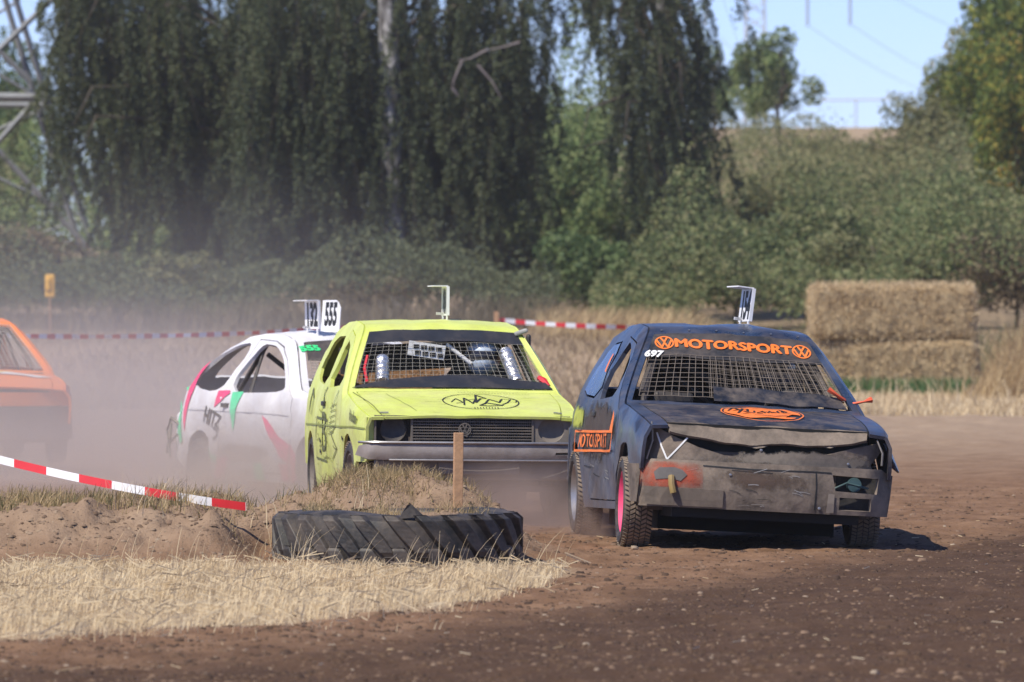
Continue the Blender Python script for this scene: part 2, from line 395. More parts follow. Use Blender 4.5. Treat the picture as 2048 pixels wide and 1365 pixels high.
c = mixc(nt, ramp(nt, nz(nt, 40, 3, .6), [(.30, (.7, .7, .7)), (.37, (0, 0, 0))]), c, (.045, .028, .02))
nt.links.new(c, b.inputs['Base Color']); b.inputs['Roughness'].default_value = .95; b.inputs['Specular IOR Level'].default_value = .15
bumpn(nt, b, n2, .6, .03)
M['soil'] = m
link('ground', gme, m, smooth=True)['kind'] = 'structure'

# loose clods and pebbles
def clods(name, n, gen, size, mat):
    V = []; Fq = []; base = np.array([(-1, -1, -.3), (1, -1, -.3), (1, 1, -.3), (-1, 1, -.3), (-.6, -.6, .7), (.6, -.6, .7), (.6, .6, .7), (-.6, .6, .7)])
    q = np.array([(0, 1, 5, 4), (1, 2, 6, 5), (2, 3, 7, 6), (3, 0, 4, 7), (4, 5, 6, 7)])
    P = gen(n); s = size(n); a = RNG.uniform(0, 6.28, n)
    v = base[None]*(1+RNG.uniform(-.35, .35, (n, 8, 3))); ca, sa = np.cos(a)[:, None], np.sin(a)[:, None]
    vx = v[..., 0]*ca-v[..., 1]*sa; vy = v[..., 0]*sa+v[..., 1]*ca
    v = np.stack([vx, vy*.8, v[..., 2]*.75], -1)*s[:, None, None]+P[:, None, :]
    f = q[None]+8*np.arange(n)[:, None, None]
    me = mesh_np(name, v.reshape(-1, 3), f.reshape(-1, 4), dict(rnd=np.repeat(RNG.random(n), 8)))
    o = link(name, me, mat); o['kind'] = 'stuff'; return o
def rmat(name, stops, rough=.9):
    m, nt, b = newmat(name); a = N(nt, 'ShaderNodeAttribute', attribute_name='rnd')
    nt.links.new(ramp(nt, a.outputs['Fac'], stops), b.inputs['Base Color']); b.inputs['Roughness'].default_value = rough; b.inputs['Specular IOR Level'].default_value = .2
    return m
def gen_ground(n, y0=30, y1=62, xr=(-.085, .085)):
    y = 1/RNG.uniform(1/y1, 1/y0, n); x = RNG.uniform(xr[0], xr[1], n)*y; return np.stack([x, y, gz(x, y)], 1)
M['clod'] = rmat('clods', [(0, (.05, .032, .024)), (.7, (.10, .062, .040)), (.97, (.20, .135, .095)), (1, (.32, .26, .20))])
def csize(n): return .004+.012*RNG.random(n)**3.5+.014*(RNG.random(n) > .988)
def gen_track(n):
    P = gen_ground(n*2); stubz = (P[:, 1] > np.interp(P[:, 0], *SB)) & (P[:, 1] < 43.6) & (P[:, 0] < .4)
    P = P[~stubz | (RNG.random(len(P)) < .1)][:n]; return P
P_ = gen_track(24000)
tag(clods('soil_clods', len(P_), lambda n: P_, csize, M['clod']), 'loose soil clods and pebbles strewn over the dirt track')
P_ = np.stack([RNG.uniform(-3.6, .35, 4200), RNG.uniform(43.4, 46.5, 4200), np.zeros(4200)], 1); P_[:, 2] = gz(P_[:, 0], P_[:, 1]); P_ = P_[gmound(P_[:, 0], P_[:, 1]) > .06]
tag(clods('mound_clods', len(P_), lambda n: P_, lambda n: .005+.016*RNG.random(n)**4, rmat('mound soil', [(0, (.12, .08, .055)), (.6, (.19, .13, .09)), (1, (.28, .21, .15))])), 'lumps of grey brown earth over the low mound')

# blades of straw, grass and weeds
def blades(name, P, hgt, wid, lean, mat, kinks=3, spread=.35, kind='stuff', wind=(0, 0)):
    n = len(P); a = RNG.uniform(0, 6.28, n); l = lean*hgt*RNG.random(n)
    dx = np.cos(a)*l*spread/.35+wind[0]*hgt; dy = np.sin(a)*l*spread/.35+wind[1]*hgt
    w_ = wid*(.6+.8*RNG.random(n)); wa = RNG.uniform(-.8, .8, n); wx, wy = np.cos(wa)*w_/2, np.sin(wa)*w_/2
    V = np.zeros((n, kinks+1, 2, 3))
    for k in range(kinks+1):
        t = k/kinks; tw = 1-t*.75
        cx = P[:, 0]+dx*t**1.7; cy = P[:, 1]+dy*t**1.7; cz = P[:, 2]+hgt*t*(1-.18*t*np.clip(l/hgt, 0, 1))
        V[:, k, 0] = np.stack([cx-wx*tw, cy-wy*tw, cz], 1); V[:, k, 1] = np.stack([cx+wx*tw, cy+wy*tw, cz], 1)
    b = np.arange(n)[:, None]*(kinks+1)*2; q = np.array([(2*k, 2*k+1, 2*k+3, 2*k+2) for k in range(kinks)])
    f = (q[None]+b[:, :, None]).reshape(-1, 4)
    me = mesh_np(name, V.reshape(-1, 3), f, dict(rnd=np.repeat(RNG.random(n), (kinks+1)*2)))
    o = link(name, me, mat, smooth=False)
    if kind: o['kind'] = kind
    return o
M['straw'] = leafmat('straw', [(.1, (0.389, 0.270, 0.140)), (.4, (0.594, 0.454, 0.270)), (.7, (0.778, 0.648, 0.432))], .3, cs=.6)
M['dry'] = leafmat('dry grass', [(.1, (0.250, 0.150, 0.088)), (.35, (0.413, 0.288, 0.150)), (.65, (0.625, 0.488, 0.275))], .3)
M['grass'] = leafmat('grass', [(.1, (.09, .10, .04)), (.28, (.16, .15, .06)), (.38, (.30, .22, .11)), (.75, (.48, .36, .20))], .3, cs=2.5)
M['weed'] = leafmat('weeds', [(.1, (.05, .08, .03)), (.4, (.09, .13, .05)), (.7, (.20, .20, .10))], .3)
n = 60000
y = RNG.uniform(33.2, 43.0, n); x = RNG.uniform(-4.2, .45, n)
k = (y > np.interp(x, *SB)+.9*fbm(x*1.3, y*.5, 4, 61)+RNG.normal(0, .35, n)*(1+2*(RNG.random(n) > .75))) & (vn(x*3, y*1.4, 77) > .62*RNG.random(n)) & (vn(x*1.1, y*.8, 79) > .35*RNG.random(n)*sstep(40, 35, y)) & (x > -.09*y) & (x < .30-.3*(43.7-y)*0+.0*y) & (x < np.interp(y, [36, 40, 43], [-.3, .12, .32])+.1*RNG.random(n))
x, y = x[k], y[k]
h_ = .03+.075*RNG.random(len(x))**1.6; h_ = h_*(.6+.8*vn(x*4, y*2, 5))*(1-.3*sstep(41.5, 43, y))
tag(blades('straw_stubble', np.stack([x, y, gz(x, y)-.01], 1), h_, .0055, .5+1.3*(RNG.random(len(x)) > .7), M['straw'], 2, wind=(.18, 0)), 'strip of pale cut straw stubble in front of the tractor tyre')
n = 130
x = RNG.uniform(-3.7, .35, n); y = RNG.uniform(41.5, 43.2, n)
tag(blades('straw_stalks', np.stack([x, y, gz(x, y)], 1), RNG.uniform(.12, .27, n), .004, .5, M['straw'], 4, wind=(.30, 0)), 'long single straw stalks leaning over the stubble')
P_ = scatter_(0) if False else np.stack([RNG.uniform(-4.2, .4, 2400), RNG.uniform(33.3, 43.1, 2400), np.zeros(2400)], 1)
P_ = P_[(P_[:, 1] > np.interp(P_[:, 0], *SB)+RNG.normal(-.1, .7, len(P_)))]; n = len(P_); P_[:, 2] = gz(P_[:, 0], P_[:, 1])+.02+.05*RNG.random(n)
a = RNG.uniform(0, 3.14, n); L = RNG.uniform(.02, .09, n); d = np.stack([np.cos(a)*L, np.sin(a)*L, RNG.uniform(-.5, .6, n)*L], 1); u = np.array([0, 0, .0028])
V = np.stack([P_-d-u, P_+d-u, P_+d+u, P_-d+u], 1)
tag(link('loose_straw', mesh_np('loose_straw', V.reshape(-1, 3), np.arange(4*n).reshape(-1, 4), dict(rnd=np.repeat(RNG.random(n), 4))), M['straw']), 'loose trampled straw lying over the stubble strip', kind='stuff')
# straw lying flat
n = 190
P_ = gen_ground(n, 31, 60); a = RNG.uniform(0, 3.14, n); L = RNG.uniform(.008, .03, n)*(1+2.5*(RNG.random(n) > .97))
d = np.stack([np.cos(a)*L, np.sin(a)*L, RNG.uniform(-.1, .25, n)*L], 1); u = np.array([0, 0, .0025]); P_[:, 2] += .010
V = np.stack([P_-d-u, P_+d-u, P_+d+u, P_-d+u], 1)
tag(link('straw_litter', mesh_np('straw_litter', V.reshape(-1, 3), np.arange(4*n).reshape(-1, 4), dict(rnd=np.repeat(RNG.random(n), 4))), M['straw']), 'broken straw pieces scattered over the track', kind='stuff')
# grass on the mound and the low berm
def tufts(n, xr, yr, dens, per=22, rad=.07):
    c = []
    while len(c) < n:
        x = random.uniform(*xr); y = random.uniform(*yr)
        if random.random() < dens(x, y): c.append((x, y))
    c = np.repeat(np.array(c), per, 0); c = c+RNG.normal(0, rad, c.shape)*np.array([1, 1.3])
    return np.stack([c[:, 0], c[:, 1], gz(c[:, 0], c[:, 1])-.01], 1)
def md(x, y):
    g = float(gmound(np.array(x), np.array(y))); v = float(vn(np.array(x*2.2), np.array(y*2.2), 8))
    if x > -1.55: return ((g > .38)*(.25+.75*(v > .45))*(1 if x < -.5 else .3)+.1*(g > .1) if y > 44.5 else .35*(math.hypot(x+.69, y-43.89) < .62))
    return (g > .2)*(v > .5)*.9+(g > .05)*.10
P_ = tufts(330, (-1.45, -.1), (43.5, 46.2), md); P_ = P_
tag(blades('mound_grass', P_, .02+.085*RNG.random(len(P_))**1.5, .0045, 1.1, M['grass'], 3, wind=(.1, 0)), 'ragged brown and green grass on top of the earth mound', kind='stuff')
P_ = tufts(190, (-3.3, -1.35), (44.2, 46.2), md)
tag(blades('berm_grass', P_, .03+.09*RNG.random(len(P_)), .006, .8, M['grass'], 3, wind=(.1, 0)), 'patchy grass along the low earth berm left of the tyre', kind='stuff')
P_ = np.concatenate([px(X0, 1020, 44.6)+Vector((random.gauss(0, .12), random.gauss(0, .2), 0)) for X0 in (270, 320, 350, 560, 720) for _ in range(22)]).reshape(-1, 3); P_[:, 2] = gz(P_[:, 0], P_[:, 1])
tag(blades('tall_straw', P_, RNG.uniform(.08, .2, len(P_)), .005, .6, M['straw'], 4, wind=(.05, 0)), 'tufts of tall pale straw standing on the berm', kind='stuff')

# ------------------------------------------------------------------ tractor tyre lying in front of the mound
tc_ = Vector(((791-1024)/336.5, 43.15+.74, 0)); ty = empty('tractor_tyre', (tc_.x, tc_.y, -.045), label='large worn black tractor tyre lying flat half sunk before the mound', category='tyre')
mb = MB(); Ro = .722
mb.lathe([(.345, .47), (.36, .52), (.355, .60), (.345, .66), (.325, .705), (.28, Ro), (.18, Ro+.004), (.06, Ro), (.0, .70), (-.03, .62), (-.03, .45), (.05, .44), (.30, .44), (.345, .47)], 96, 'z')
for i in range(len(mb.v)):
    v = Vector(mb.v[i]); a = math.atan2(v.y, v.x); k = 1+.012*math.sin(3*a+1)+.006*math.sin(7*a); mb.v[i] = (v.x*k, v.y*k, v.z+.012*math.sin(2*a+.6)+.006*math.sin(5*a))
mb.build('carcass', M['rubber'], ty, True)
NL = 23
for k in range(NL):
    mb = MB(); a0 = 2*math.pi*k/NL+random.uniform(-.01, .01)
    for (za, zb_, s0, s1) in ((.352, .10, 0, .30),) + (((-.0, .16, .46, .36),) if True else ()):
        n = 9; vs = []
        for j in range(n):
            t = j/(n-1); z = za+(zb_-za)*t; a = a0+s0+(s1-s0)*(t**.9); wd = .040+.020*math.sin(t*math.pi)
            hgt_ = .034*(1 if 0 < j < n-1 else .6)
            r0 = Ro-.02 if z < .33 else Ro-.045
            rr = r0 + .025
            for (da, r) in ((-wd*1.25, r0-.005), (-wd*.8, rr+hgt_), (wd*.8, rr+hgt_), (wd*1.25, r0-.005)):
                aa = a+da/Ro; vs.append((r*math.cos(aa), r*math.sin(aa), z))
        fs = [(i*4+q, i*4+q+1, (i+1)*4+q+1, (i+1)*4+q) for i in range(n-1) for q in range(3)]+[(0, 1, 2, 3), tuple((n-1)*4+q for q in (3, 2, 1, 0))]
        mb.add(vs, fs)
    mb.build('lug', M['rubber'], ty, False, bevel=.006)
mb = MB(); mb.add([(.02, -Ro+.03, .33), (.13, -Ro+.03, .34), (.17, -Ro+.06, .345), (.09, -Ro+.04, .42), (.07, -Ro+.03, .415), (.04, -Ro+.035, .37)], [(0, 1, 2, 3, 4, 5)]); mb.build('torn_flap', M['rubber'], ty, solid=.02)

# ------------------------------------------------------------------ stakes and barrier tape
def stake(p0, h, wd, lab, grp, tilt=0):
    e = MB(); e.box((0, 0, h/2-.1), (wd, wd*.8, h+.2)); o = e.build('wooden_stake', M['wood'], bevel=.004); o.location = p0; o.rotation_euler = (0, R(tilt), R(8))
    return tag(o, lab, 'stake', grp)
stake((px(916, 945, 44.75).x, 44.75, .42), .35, .058, 'square wooden stake standing in the mound in front of the yellow car', None, .5)
stake((px(993, 700, 112).x, 112, float(gz(px(993, 700, 112).x, 112))), px(993, 624, 112).z-float(gz(px(993, 700, 112).x, 112)), .07, 'short wooden stake holding the far tape behind the yellow roof', 'stakes')
def tape(name, pts, wd, stripe, lab, twist=0):
    # strip of tape with alternating red and white blocks
    P = [Vector(p) for p in pts]; L = [0]
    for a, b_ in zip(P[:-1], P[1:]): L.append(L[-1]+(b_-a).length)
    def at(s):
        for i in range(len(P)-1):
            if s <= L[i+1]: return P[i].lerp(P[i+1], (s-L[i])/(L[i+1]-L[i]))
        return P[-1]
    mb = MB(); s = 0; k = 0; sub = 4
    while s < L[-1]:
        for j in range(sub):
            a = at(s+stripe*j/sub); c = at(min(L[-1], s+stripe*(j+1)/sub)); t0 = twist*math.sin((s+stripe*j/sub)*1.9); t1 = twist*math.sin((s+stripe*(j+1)/sub)*1.9)
            u0 = Vector((0, math.sin(t0), math.cos(t0)))*wd/2; u1 = Vector((0, math.sin(t1), math.cos(t1)))*wd/2
            mb.add([a-u0, c-u1, c+u1, a+u0], [(0, 1, 2, 3)], k % 2)
        s += stripe; k += 1
    o = mb.build(name, [M['red_tape'], M['white_tape']]); return tag(o, lab, 'tape')
def sag(a, b_, s, n=24):
    return [a.lerp(b_, i/n)-Vector((0, 0, 4*s*(i/n)*(1-i/n))) for i in range(n+1)]
tape('barrier_tape', sag(px(-100, 893, 45.6), px(492, 1014, 44.5), .035), .052, .247, 'red and white tape slanting down to the berm in the left foreground', .25)
tape('barrier_tape', sag(px(-40, 671, 77), px(700, 655, 84), .05), .055, .168, 'far red and white tape stretched behind the white and orange cars', .7)
tape('barrier_tape', sag(px(990, 640, 112), px(1300, 655, 113), .03), .075, .17, 'far red and white tape between the yellow and the black car roofs', .6)
# marker far left
mk = empty('marker_post', px(100, 640, 118), label='small blurred yellow marker post among the weeds at far left', category='marker')
mb = MB(); mb.box((0, 0, .55), (.16, .05, .38)); mb.box((-.03, -.02, .58), (.10, .07, .22)); mb.build('marker_head', plain('yellow marker', (.75, .42, .06), .6), mk, bevel=.03)
mb = MB(); mb.tube([(0, 0, -.6), (0, 0, .4)], .012); mb.build('post', M['wood'], mk)

# ------------------------------------------------------------------ straw bales
m, nt, b = newmat('baled straw')
f1 = nz(nt, 9, 8, .75, scl=(1, 1, .6)); f2 = nz(nt, 42, 4, .7, scl=(1.6, 1, .5))
s = N(nt, 'ShaderNodeMath', operation='ADD'); nt.links.new(f1, s.inputs[0]); nt.links.new(f2, s.inputs[1])
nt.links.new(ramp(nt, N(nt, 'ShaderNodeMath', operation='MULTIPLY').outputs[0] if False else f1, [(.3, (.26, .18, .095)), (.5, (.46, .34, .19)), (.7, (.62, .50, .30))]), b.inputs['Base Color'])
b.inputs['Roughness'].default_value = .9; bumpn(nt, b, s.outputs[0], .9, .05); M['bale'] = m
M['balestraw'] = leafmat('bale straw', [(.1, (0.325, 0.225, 0.125)), (.4, (0.550, 0.413, 0.237)), (.7, (0.775, 0.625, 0.400))], .25)
def bale(name, c, dim, rz, lab, grp, seed):
    e = empty(name, c, rz, label=lab, category='straw bale', group=grp)
    L, D, H_ = dim; nx_, nz_, ny_ = 60, 22, 20
    V = []; Fc = []
    import itertools
    def sq(u, v, w_):
        p = np.array([u, v, w_]); ap = np.abs(p); kk = .88
        # rounded box
        hd = np.array([L/2, D/2, H_/2]); rad = .19; q = p*hd; inner = np.clip(q, -(hd-rad), hd-rad); dlt = q-inner; ln = np.linalg.norm(dlt)
        return inner+dlt/ln*rad if ln > 1e-6 else q
    faces = [((0, 1), 2, -1), ((0, 1), 2, 1), ((0, 2), 1, -1), ((0, 2), 1, 1), ((1, 2), 0, -1), ((1, 2), 0, 1)]
    res = {0: nx_, 1: ny_, 2: nz_}; mb = MB()
    for (ax, fx, sg) in faces:
        na, nb = res[ax[0]], res[ax[1]]; vs = []
        for i in range(na+1):
            for j in range(nb+1):
                p = [0, 0, 0]; p[ax[0]] = -1+2*i/na; p[ax[1]] = -1+2*j/nb; p[fx] = sg
                q = sq(*p); nn = np.array(q)/np.array([L, D, H_]); 
                dsp = mnoise.fractal(Vector(q)*3.2+Vector((seed, 0, 0)), 1, 2, 5)*.035
                xs_ = q[0]+.05*math.sin(q[2]*9); string = sum(math.exp(-((xs_-s0)/.022)**2) for s0 in (-.42*L/2.7*1.0, .02, .42, .78, -.85))
                q = q+nn/np.linalg.norm(nn)*(dsp-.035*string); vs.append((q[0], q[1], q[2]+H_/2))
        fs = [(i*(nb+1)+j, (i+1)*(nb+1)+j, (i+1)*(nb+1)+j+1, i*(nb+1)+j+1) for i in range(na) for j in range(nb)]
        mb.add(vs, fs)
    mb.build('bale_body', M['bale'], e, True)
    n = 5200; hd = np.array([L/2, D/2, H_/2]); P = RNG.uniform(-1, 1, (n, 3)); fa = RNG.choice(3, n, p=[.14, .56, .30]); sg = RNG.choice([-1, 1], n); sg[fa == 1] = -1; sg[fa == 2] = 1
    P[np.arange(n), fa] = sg; nrm = np.zeros((n, 3)); nrm[np.arange(n), fa] = sg; P = P*(hd-.012); cl = P-np.clip(P, -(hd-.13), hd-.13)
    ln = np.linalg.norm(cl, axis=1, keepdims=True); P = np.clip(P, -(hd-.13), hd-.13)+cl/np.maximum(ln, 1e-6)*np.minimum(ln, .13)
    d = RNG.normal(0, 1, (n, 3))*np.array([.8, .6, 1.2])+nrm*.25; d /= np.linalg.norm(d, axis=1, keepdims=True); d *= RNG.uniform(.03, .11, n)[:, None]
    P[:, 2] += H_/2; u = np.cross(d, RNG.normal(0, 1, (n, 3))); u /= np.linalg.norm(u, axis=1, keepdims=True); u *= .0045
    V = np.stack([P-d*.3-u+nrm*.005, P-d*.3+u+nrm*.005, P+d+u+nrm*.01, P+d-u+nrm*.01], 1)
    link('loose_straw', mesh_np('loose_straw', V.reshape(-1, 3), np.arange(4*n).reshape(-1, 4), dict(rnd=np.repeat(RNG.random(n), 4))), M['balestraw'], e)['kind'] = 'stuff'
    return e
bx_, by_ = px(1790, 700, 120).x, 120.6
zb_ = float(gz(bx_, 120.3, False)); S = 14500/120
bale('straw_bale', (bx_+.05, by_, zb_-.04), (2.72, 1.2, .96), R(-2), 'lower straw bale behind the black car with green grass at its foot', 'stacked straw bales', 3.1)
bale('straw_bale', (bx_-.02, by_, zb_+.90), (2.74, 1.2, .93), R(2), 'upper straw bale resting on another beside the tall reeds', 'stacked straw bales', 8.4)

# ------------------------------------------------------------------ dry bank and weeds
def scatter(n, X0, X1, d0, d1, keep=None):
    y = RNG.uniform(d0, d1, n); x = (RNG.uniform(X0, X1, n)-1024)/F*y
    P = np.stack([x, y, gz(x, y, False)], 1)
    return P if keep is None else P[keep(P)]
P_ = scatter(26000, -60, 1420, 104, 124); P_ = P_[vn(P_[:, 0]*1.5, P_[:, 1]*.6, 3)+.25 > RNG.random(len(P_))]
M['bankgrass'] = leafmat('bank grass', [(.1, (.15, .105, .065)), (.4, (.27, .195, .12)), (.7, (.46, .36, .23))], .3)
tag(blades('bank_grass', P_, .05+.13*RNG.random(len(P_)), .022, 1.2, M['bankgrass'], 2), 'low flattened dry grass over the earth bank behind the cars')
P_ = scatter(5200, 1060, 1400, 118, 128)
tag(blades('tall_dry_grass', P_, .14+.42*RNG.random(len(P_))**1.5, .012, .9, M['dry'], 4, wind=(.35, 0)), 'tall feathery dry grass leaning over the bank between the cars')
P_ = scatter(5000, 1930, 2120, 114, 126)
hh = (.35+1.15*RNG.random(len(P_)))*sstep(1900, 2060, P_[:, 0]/P_[:, 1]*F+1024)
tag(blades('reeds', P_, np.maximum(hh, .15), .016, .9, M['dry'], 4, wind=(.32, 0)), 'tall brown reeds leaning beside the right end of the bales')
P_ = scatter(9000, 1300, 2150, 98, 121)
tag(blades('field_edge_straw', P_, .04+.10*RNG.random(len(P_))+.35*(RNG.random(len(P_)) > .97), .016, 1, M['straw'], 2), 'pale dry grass strip between the dirt track and the bales')
P_ = scatter(5200, 1330, 2150, 121.5, 131); P_ = P_[vn(P_[:, 0]*.9, P_[:, 1]*.5, 12) > .2+.4*RNG.random(len(P_))]
tag(blades('rough_grass', P_, .15+.5*RNG.random(len(P_))**1.5, .016, .9, M['weed'], 3, wind=(.25, 0)), 'rough green and brown grass between the bales and the scrub')
P_ = scatter(3600, 1660, 2130, 118.8, 119.9)
tag(blades('bale_foot_grass', P_, .08+.26*RNG.random(len(P_)), .02, .9, leafmat('fresh grass', [(.1, (.03, .10, .04)), (.5, (.07, .17, .06)), (.8, (.16, .22, .08))]), 3), 'fresh green grass growing at the foot of the straw bales')
P_ = scatter(9000, -80, 1150, 122, 136); P_ = P_[vn(P_[:, 0]*.7, P_[:, 1]*.5, 31) > .25+.4*RNG.random(len(P_))]
tag(blades('dry_weeds', P_, .2+.6*RNG.random(len(P_)), .018, .8, leafmat('dead weeds', [(.1, (.07, .065, .04)), (.4, (.14, .12, .075)), (.75, (.26, .21, .14))]), 3), 'dead brown weeds and stalks under the weeping trees', kind='stuff')

# ------------------------------------------------------------------ leaves, shrubs, trees
def leafquads(P, size, asp=.6, nrm=None, jit=1.0, down=None):
    n = len(P); a = RNG.normal(0, 1, (n, 3)); 
    if nrm is not None: a = a*jit*.6+nrm
    a /= np.linalg.norm(a, axis=1, keepdims=True)
    b_ = RNG.normal(0, 1, (n, 3)) if down is None else np.tile([0, 0, -1.], (n, 1))+RNG.normal(0, down, (n, 3))
    u = b_-a*(a*b_).sum(1, keepdims=True); u /= np.linalg.norm(u, axis=1, keepdims=True); v = np.cross(a, u)
    s = (size*(.6+.8*RNG.random(n)))[:, None]
    return np.stack([P-u*s*.5, P+v*s*asp*.5, P+u*s*.5, P-v*s*asp*.5], 1).reshape(-1, 3)
def crown_points(n, rad, lumps=16, seed=0, fill=.55, lowcut=-1, lr=(.28, .5)):
    rg = np.random.default_rng(seed); C = rg.normal(0, 1, (lumps, 3)); C /= np.linalg.norm(C, axis=1, keepdims=True); C *= rg.uniform(.25, .78, (lumps, 1)); C[:, 2] = np.maximum(C[:, 2], lowcut)
    r = rg.uniform(lr[0], lr[1], lumps); k = rg.choice(lumps, n, p=r**2/(r**2).sum()); d = rg.normal(0, 1, (n, 3)); d /= np.linalg.norm(d, axis=1, keepdims=True)
    rr = r[k]*(1-fill*rg.random(n)**2)*(1+.22*rg.normal(0, 1, n)*(rg.random(n) < .25)); P = C[k]+d*rr[:, None]
    return P*np.array(rad), d
def crown_mesh(name, n, rad, size, seed, lumps=16, asp=.62, **kw):
    P, d = crown_points(n, rad, lumps, seed, **kw)
    V = leafquads(P, np.full(len(P), size), asp, d, 1.2)
    return mesh_np(name, V, np.arange(4*len(P)).reshape(-1, 4), dict(rnd=np.repeat(RNG.random(len(P)), 4)))
M['leaf_green'] = leafmat('green leaves', [(.1, (0.038, 0.075, 0.029)), (.35, (0.087, 0.145, 0.051)), (.55, (0.160, 0.225, 0.080)), (.8, (0.275, 0.319, 0.131))])
M['leaf_olive'] = leafmat('olive leaves', [(.1, (0.065, 0.084, 0.041)), (.4, (0.145, 0.167, 0.072)), (.75, (0.290, 0.275, 0.138))])
M['leaf_blue'] = leafmat('scrub leaves', [(.1, (.036, .056, .024)), (.33, (.075, .108, .042)), (.52, (.125, .165, .065)), (.68, (.20, .22, .09)), (.85, (.27, .26, .13))], cs=.4)
M['leaf_yellow'] = leafmat('yellowing leaves', [(.2, (.06, .10, .022)), (.48, (.14, .20, .045)), (.64, (.27, .30, .06)), (.76, (.46, .36, .07)), (.92, (.55, .28, .06))], .4, cs=.6)
M['leaf_birch'] = leafmat('birch leaves', [(.1, (.036, .050, .027)), (.4, (.066, .086, .042)), (.65, (.115, .135, .065)), (.85, (.16, .165, .085)), (.92, (.32, .19, .07))], .25, cs=.35)
M['leaf_brown'] = leafmat('brown leaves', [(.1, (0.084, 0.072, 0.048)), (.4, (0.180, 0.150, 0.096)), (.8, (0.312, 0.252, 0.156))])
m, nt, b = newmat('birch bark'); ff = nz(nt, 3.5, 6, .7, scl=(1, 1, .5)); nt.links.new(ramp(nt, ff, [(.38, (.035, .03, .03)), (.50, (.15, .145, .145)), (.62, (.50, .49, .49))]), b.inputs['Base Color']); b.inputs['Roughness'].default_value = .85; bumpn(nt, b, ff, .8, .04); M['birch_bark'] = m
M['pale_twig'] = plain('pale dead wood', (.24, .205, .20), .8)
M['bark'] = plain('bark', (.12, .095, .075), .9, scale=9, bump=.6)
def limbs(mb, base, top, r0, nb=7, seed=0, spread=1.6):
    rg = random.Random(seed); pts = [base.lerp(top, t)+Vector((rg.uniform(-.12, .12), rg.uniform(-.12, .12), 0))*(1 if 0 < t < 1 else 0) for t in (0, .25, .5, .75, 1)]
    mb.tube(pts, [r0*1.15, r0*.9, r0*.7, r0*.45, r0*.15], 10)
    for i in range(nb):
        t = rg.uniform(.3, .95); p = base.lerp(top, t); an = rg.uniform(0, 6.28); L = spread*rg.uniform(.6, 1.1)
        q = p+Vector((math.cos(an)*L, math.sin(an)*L, L*rg.uniform(.2, .8))); mid = p.lerp(q, .5)+Vector((0, 0, .1*L))
        mb.tube([p, mid, q], [r0*.4, r0*.25, r0*.08], 6)
def plant(name, proto, X0, ypx_top, d, hgt, wid, lab, cat, mat, grp, trunk=None, zoff=0, bot=None):
    # proto crown mesh has unit half-axes
    x = (X0-1024)/F*d; zg = float(gz(x, d, False)); ztop = HC-(ypx_top-YH)/F*d
    H_ = (ztop-zg) if hgt is None else hgt
    e = empty(name, (x, d, zg), label=lab, category=cat, group=grp)
    z0 = 0 if bot is None else bot
    o = bpy.data.objects.new('foliage' if cat != 'tree' else 'crown', proto); col.objects.link(o); o.parent = e
    o.location = (0, 0, (H_+z0)/2); o.scale = (wid/2, wid/2*.9, (H_-z0)/2*1.05); o.rotation_euler = (0, 0, random.uniform(0, 6.28))
    o.material_slots[0].link = 'OBJECT'; o.material_slots[0].material = M[mat]
    mb = MB(); limbs(mb, Vector((0, 0, -.3)), Vector((0, 0, H_*.8)), trunk or .05, 6, int(X0+2000), wid*.25)
    mb.build('trunk' if cat == 'tree' else 'stems', M['bark'], e, True)
    return e
SH = [crown_mesh('shrub_crown', 7000, (1, 1, 1), .075, 100+i, 22, fill=.5, lr=(.22, .42)) for i in range(4)]
TR = [crown_mesh('tree_crown', 13000, (1, 1, 1), .06, 200+i, 34, fill=.5, lr=(.15, .33)) for i in range(3)]
TR.append(crown_mesh('loose_crown', 5200, (1, 1, 1), .085, 333, 26, fill=.75, lr=(.12, .27)))
for me_ in SH+TR: me_.materials.append(M['leaf_green'])
SPX = [ # X, top px, depth, width m, material, label
 (1185, 440, 141, 2.8, 'leaf_green', 'bright green shrub seen between the weeping curtains left of the black car'),
 (1120, 230, 165, 3.6, 'leaf_green', 'tall mid green bush filling the gap between two weeping trees'),
 (1235, 330, 160, 3.0, 'leaf_green', 'green bush behind the hanging strands right of the tall gap'),
 (1330, 470, 139, 2.6, 'leaf_blue', 'dark green shrub right behind the tall dry grass left of the black roof'),
 (1480, 430, 137, 3.0, 'leaf_blue', 'mid green shrub directly above the black car roof'),
 (1625, 400, 140, 3.2, 'leaf_blue', 'tall green shrub behind the number board of the black car'),
 (1760, 440, 136, 3.0, 'leaf_olive', 'olive shrub behind the left half of the bales'),
 (1895, 395, 139, 3.0, 'leaf_green', 'dark green shrub behind the right half of the bales'),
 (2030, 440, 135, 3.0, 'leaf_brown', 'brownish green shrub behind the tall reeds at the right edge'),
 (1540, 330, 160, 3.4, 'leaf_olive', 'olive shrub on the slope right of the small tree trunk'),
 (1660, 265, 200, 3.4, 'leaf_olive', 'thin topped shrub on the crest left of the blue sky gap'),
 (1850, 180, 190, 3.6, 'leaf_olive', 'grey green bush rising to the left of the yellowing tree'),
 (60, 430, 150, 4.0, 'leaf_brown', 'grey brown dusty shrub at the far left edge'),
 (-30, 330, 165, 4.2, 'leaf_olive', 'olive bush behind the pylon struts at the left edge'),
 (200, 440, 158, 4.6, 'leaf_green', 'green bush low behind the left hanging curtain'),
 (330, 500, 142, 3.0, 'leaf_olive', 'olive shrub low in the dust above the far tape at left'),
 (430, 400, 165, 4.6, 'leaf_green', 'green bush behind the left of the weeping trees'),
 (1000, 480, 150, 3.6, 'leaf_blue', 'dark low shrub right behind the yellow car number board'),
 (720, 540, 140, 3.0, 'leaf_brown', 'dull brown low shrub above the roof of the white car'),
]
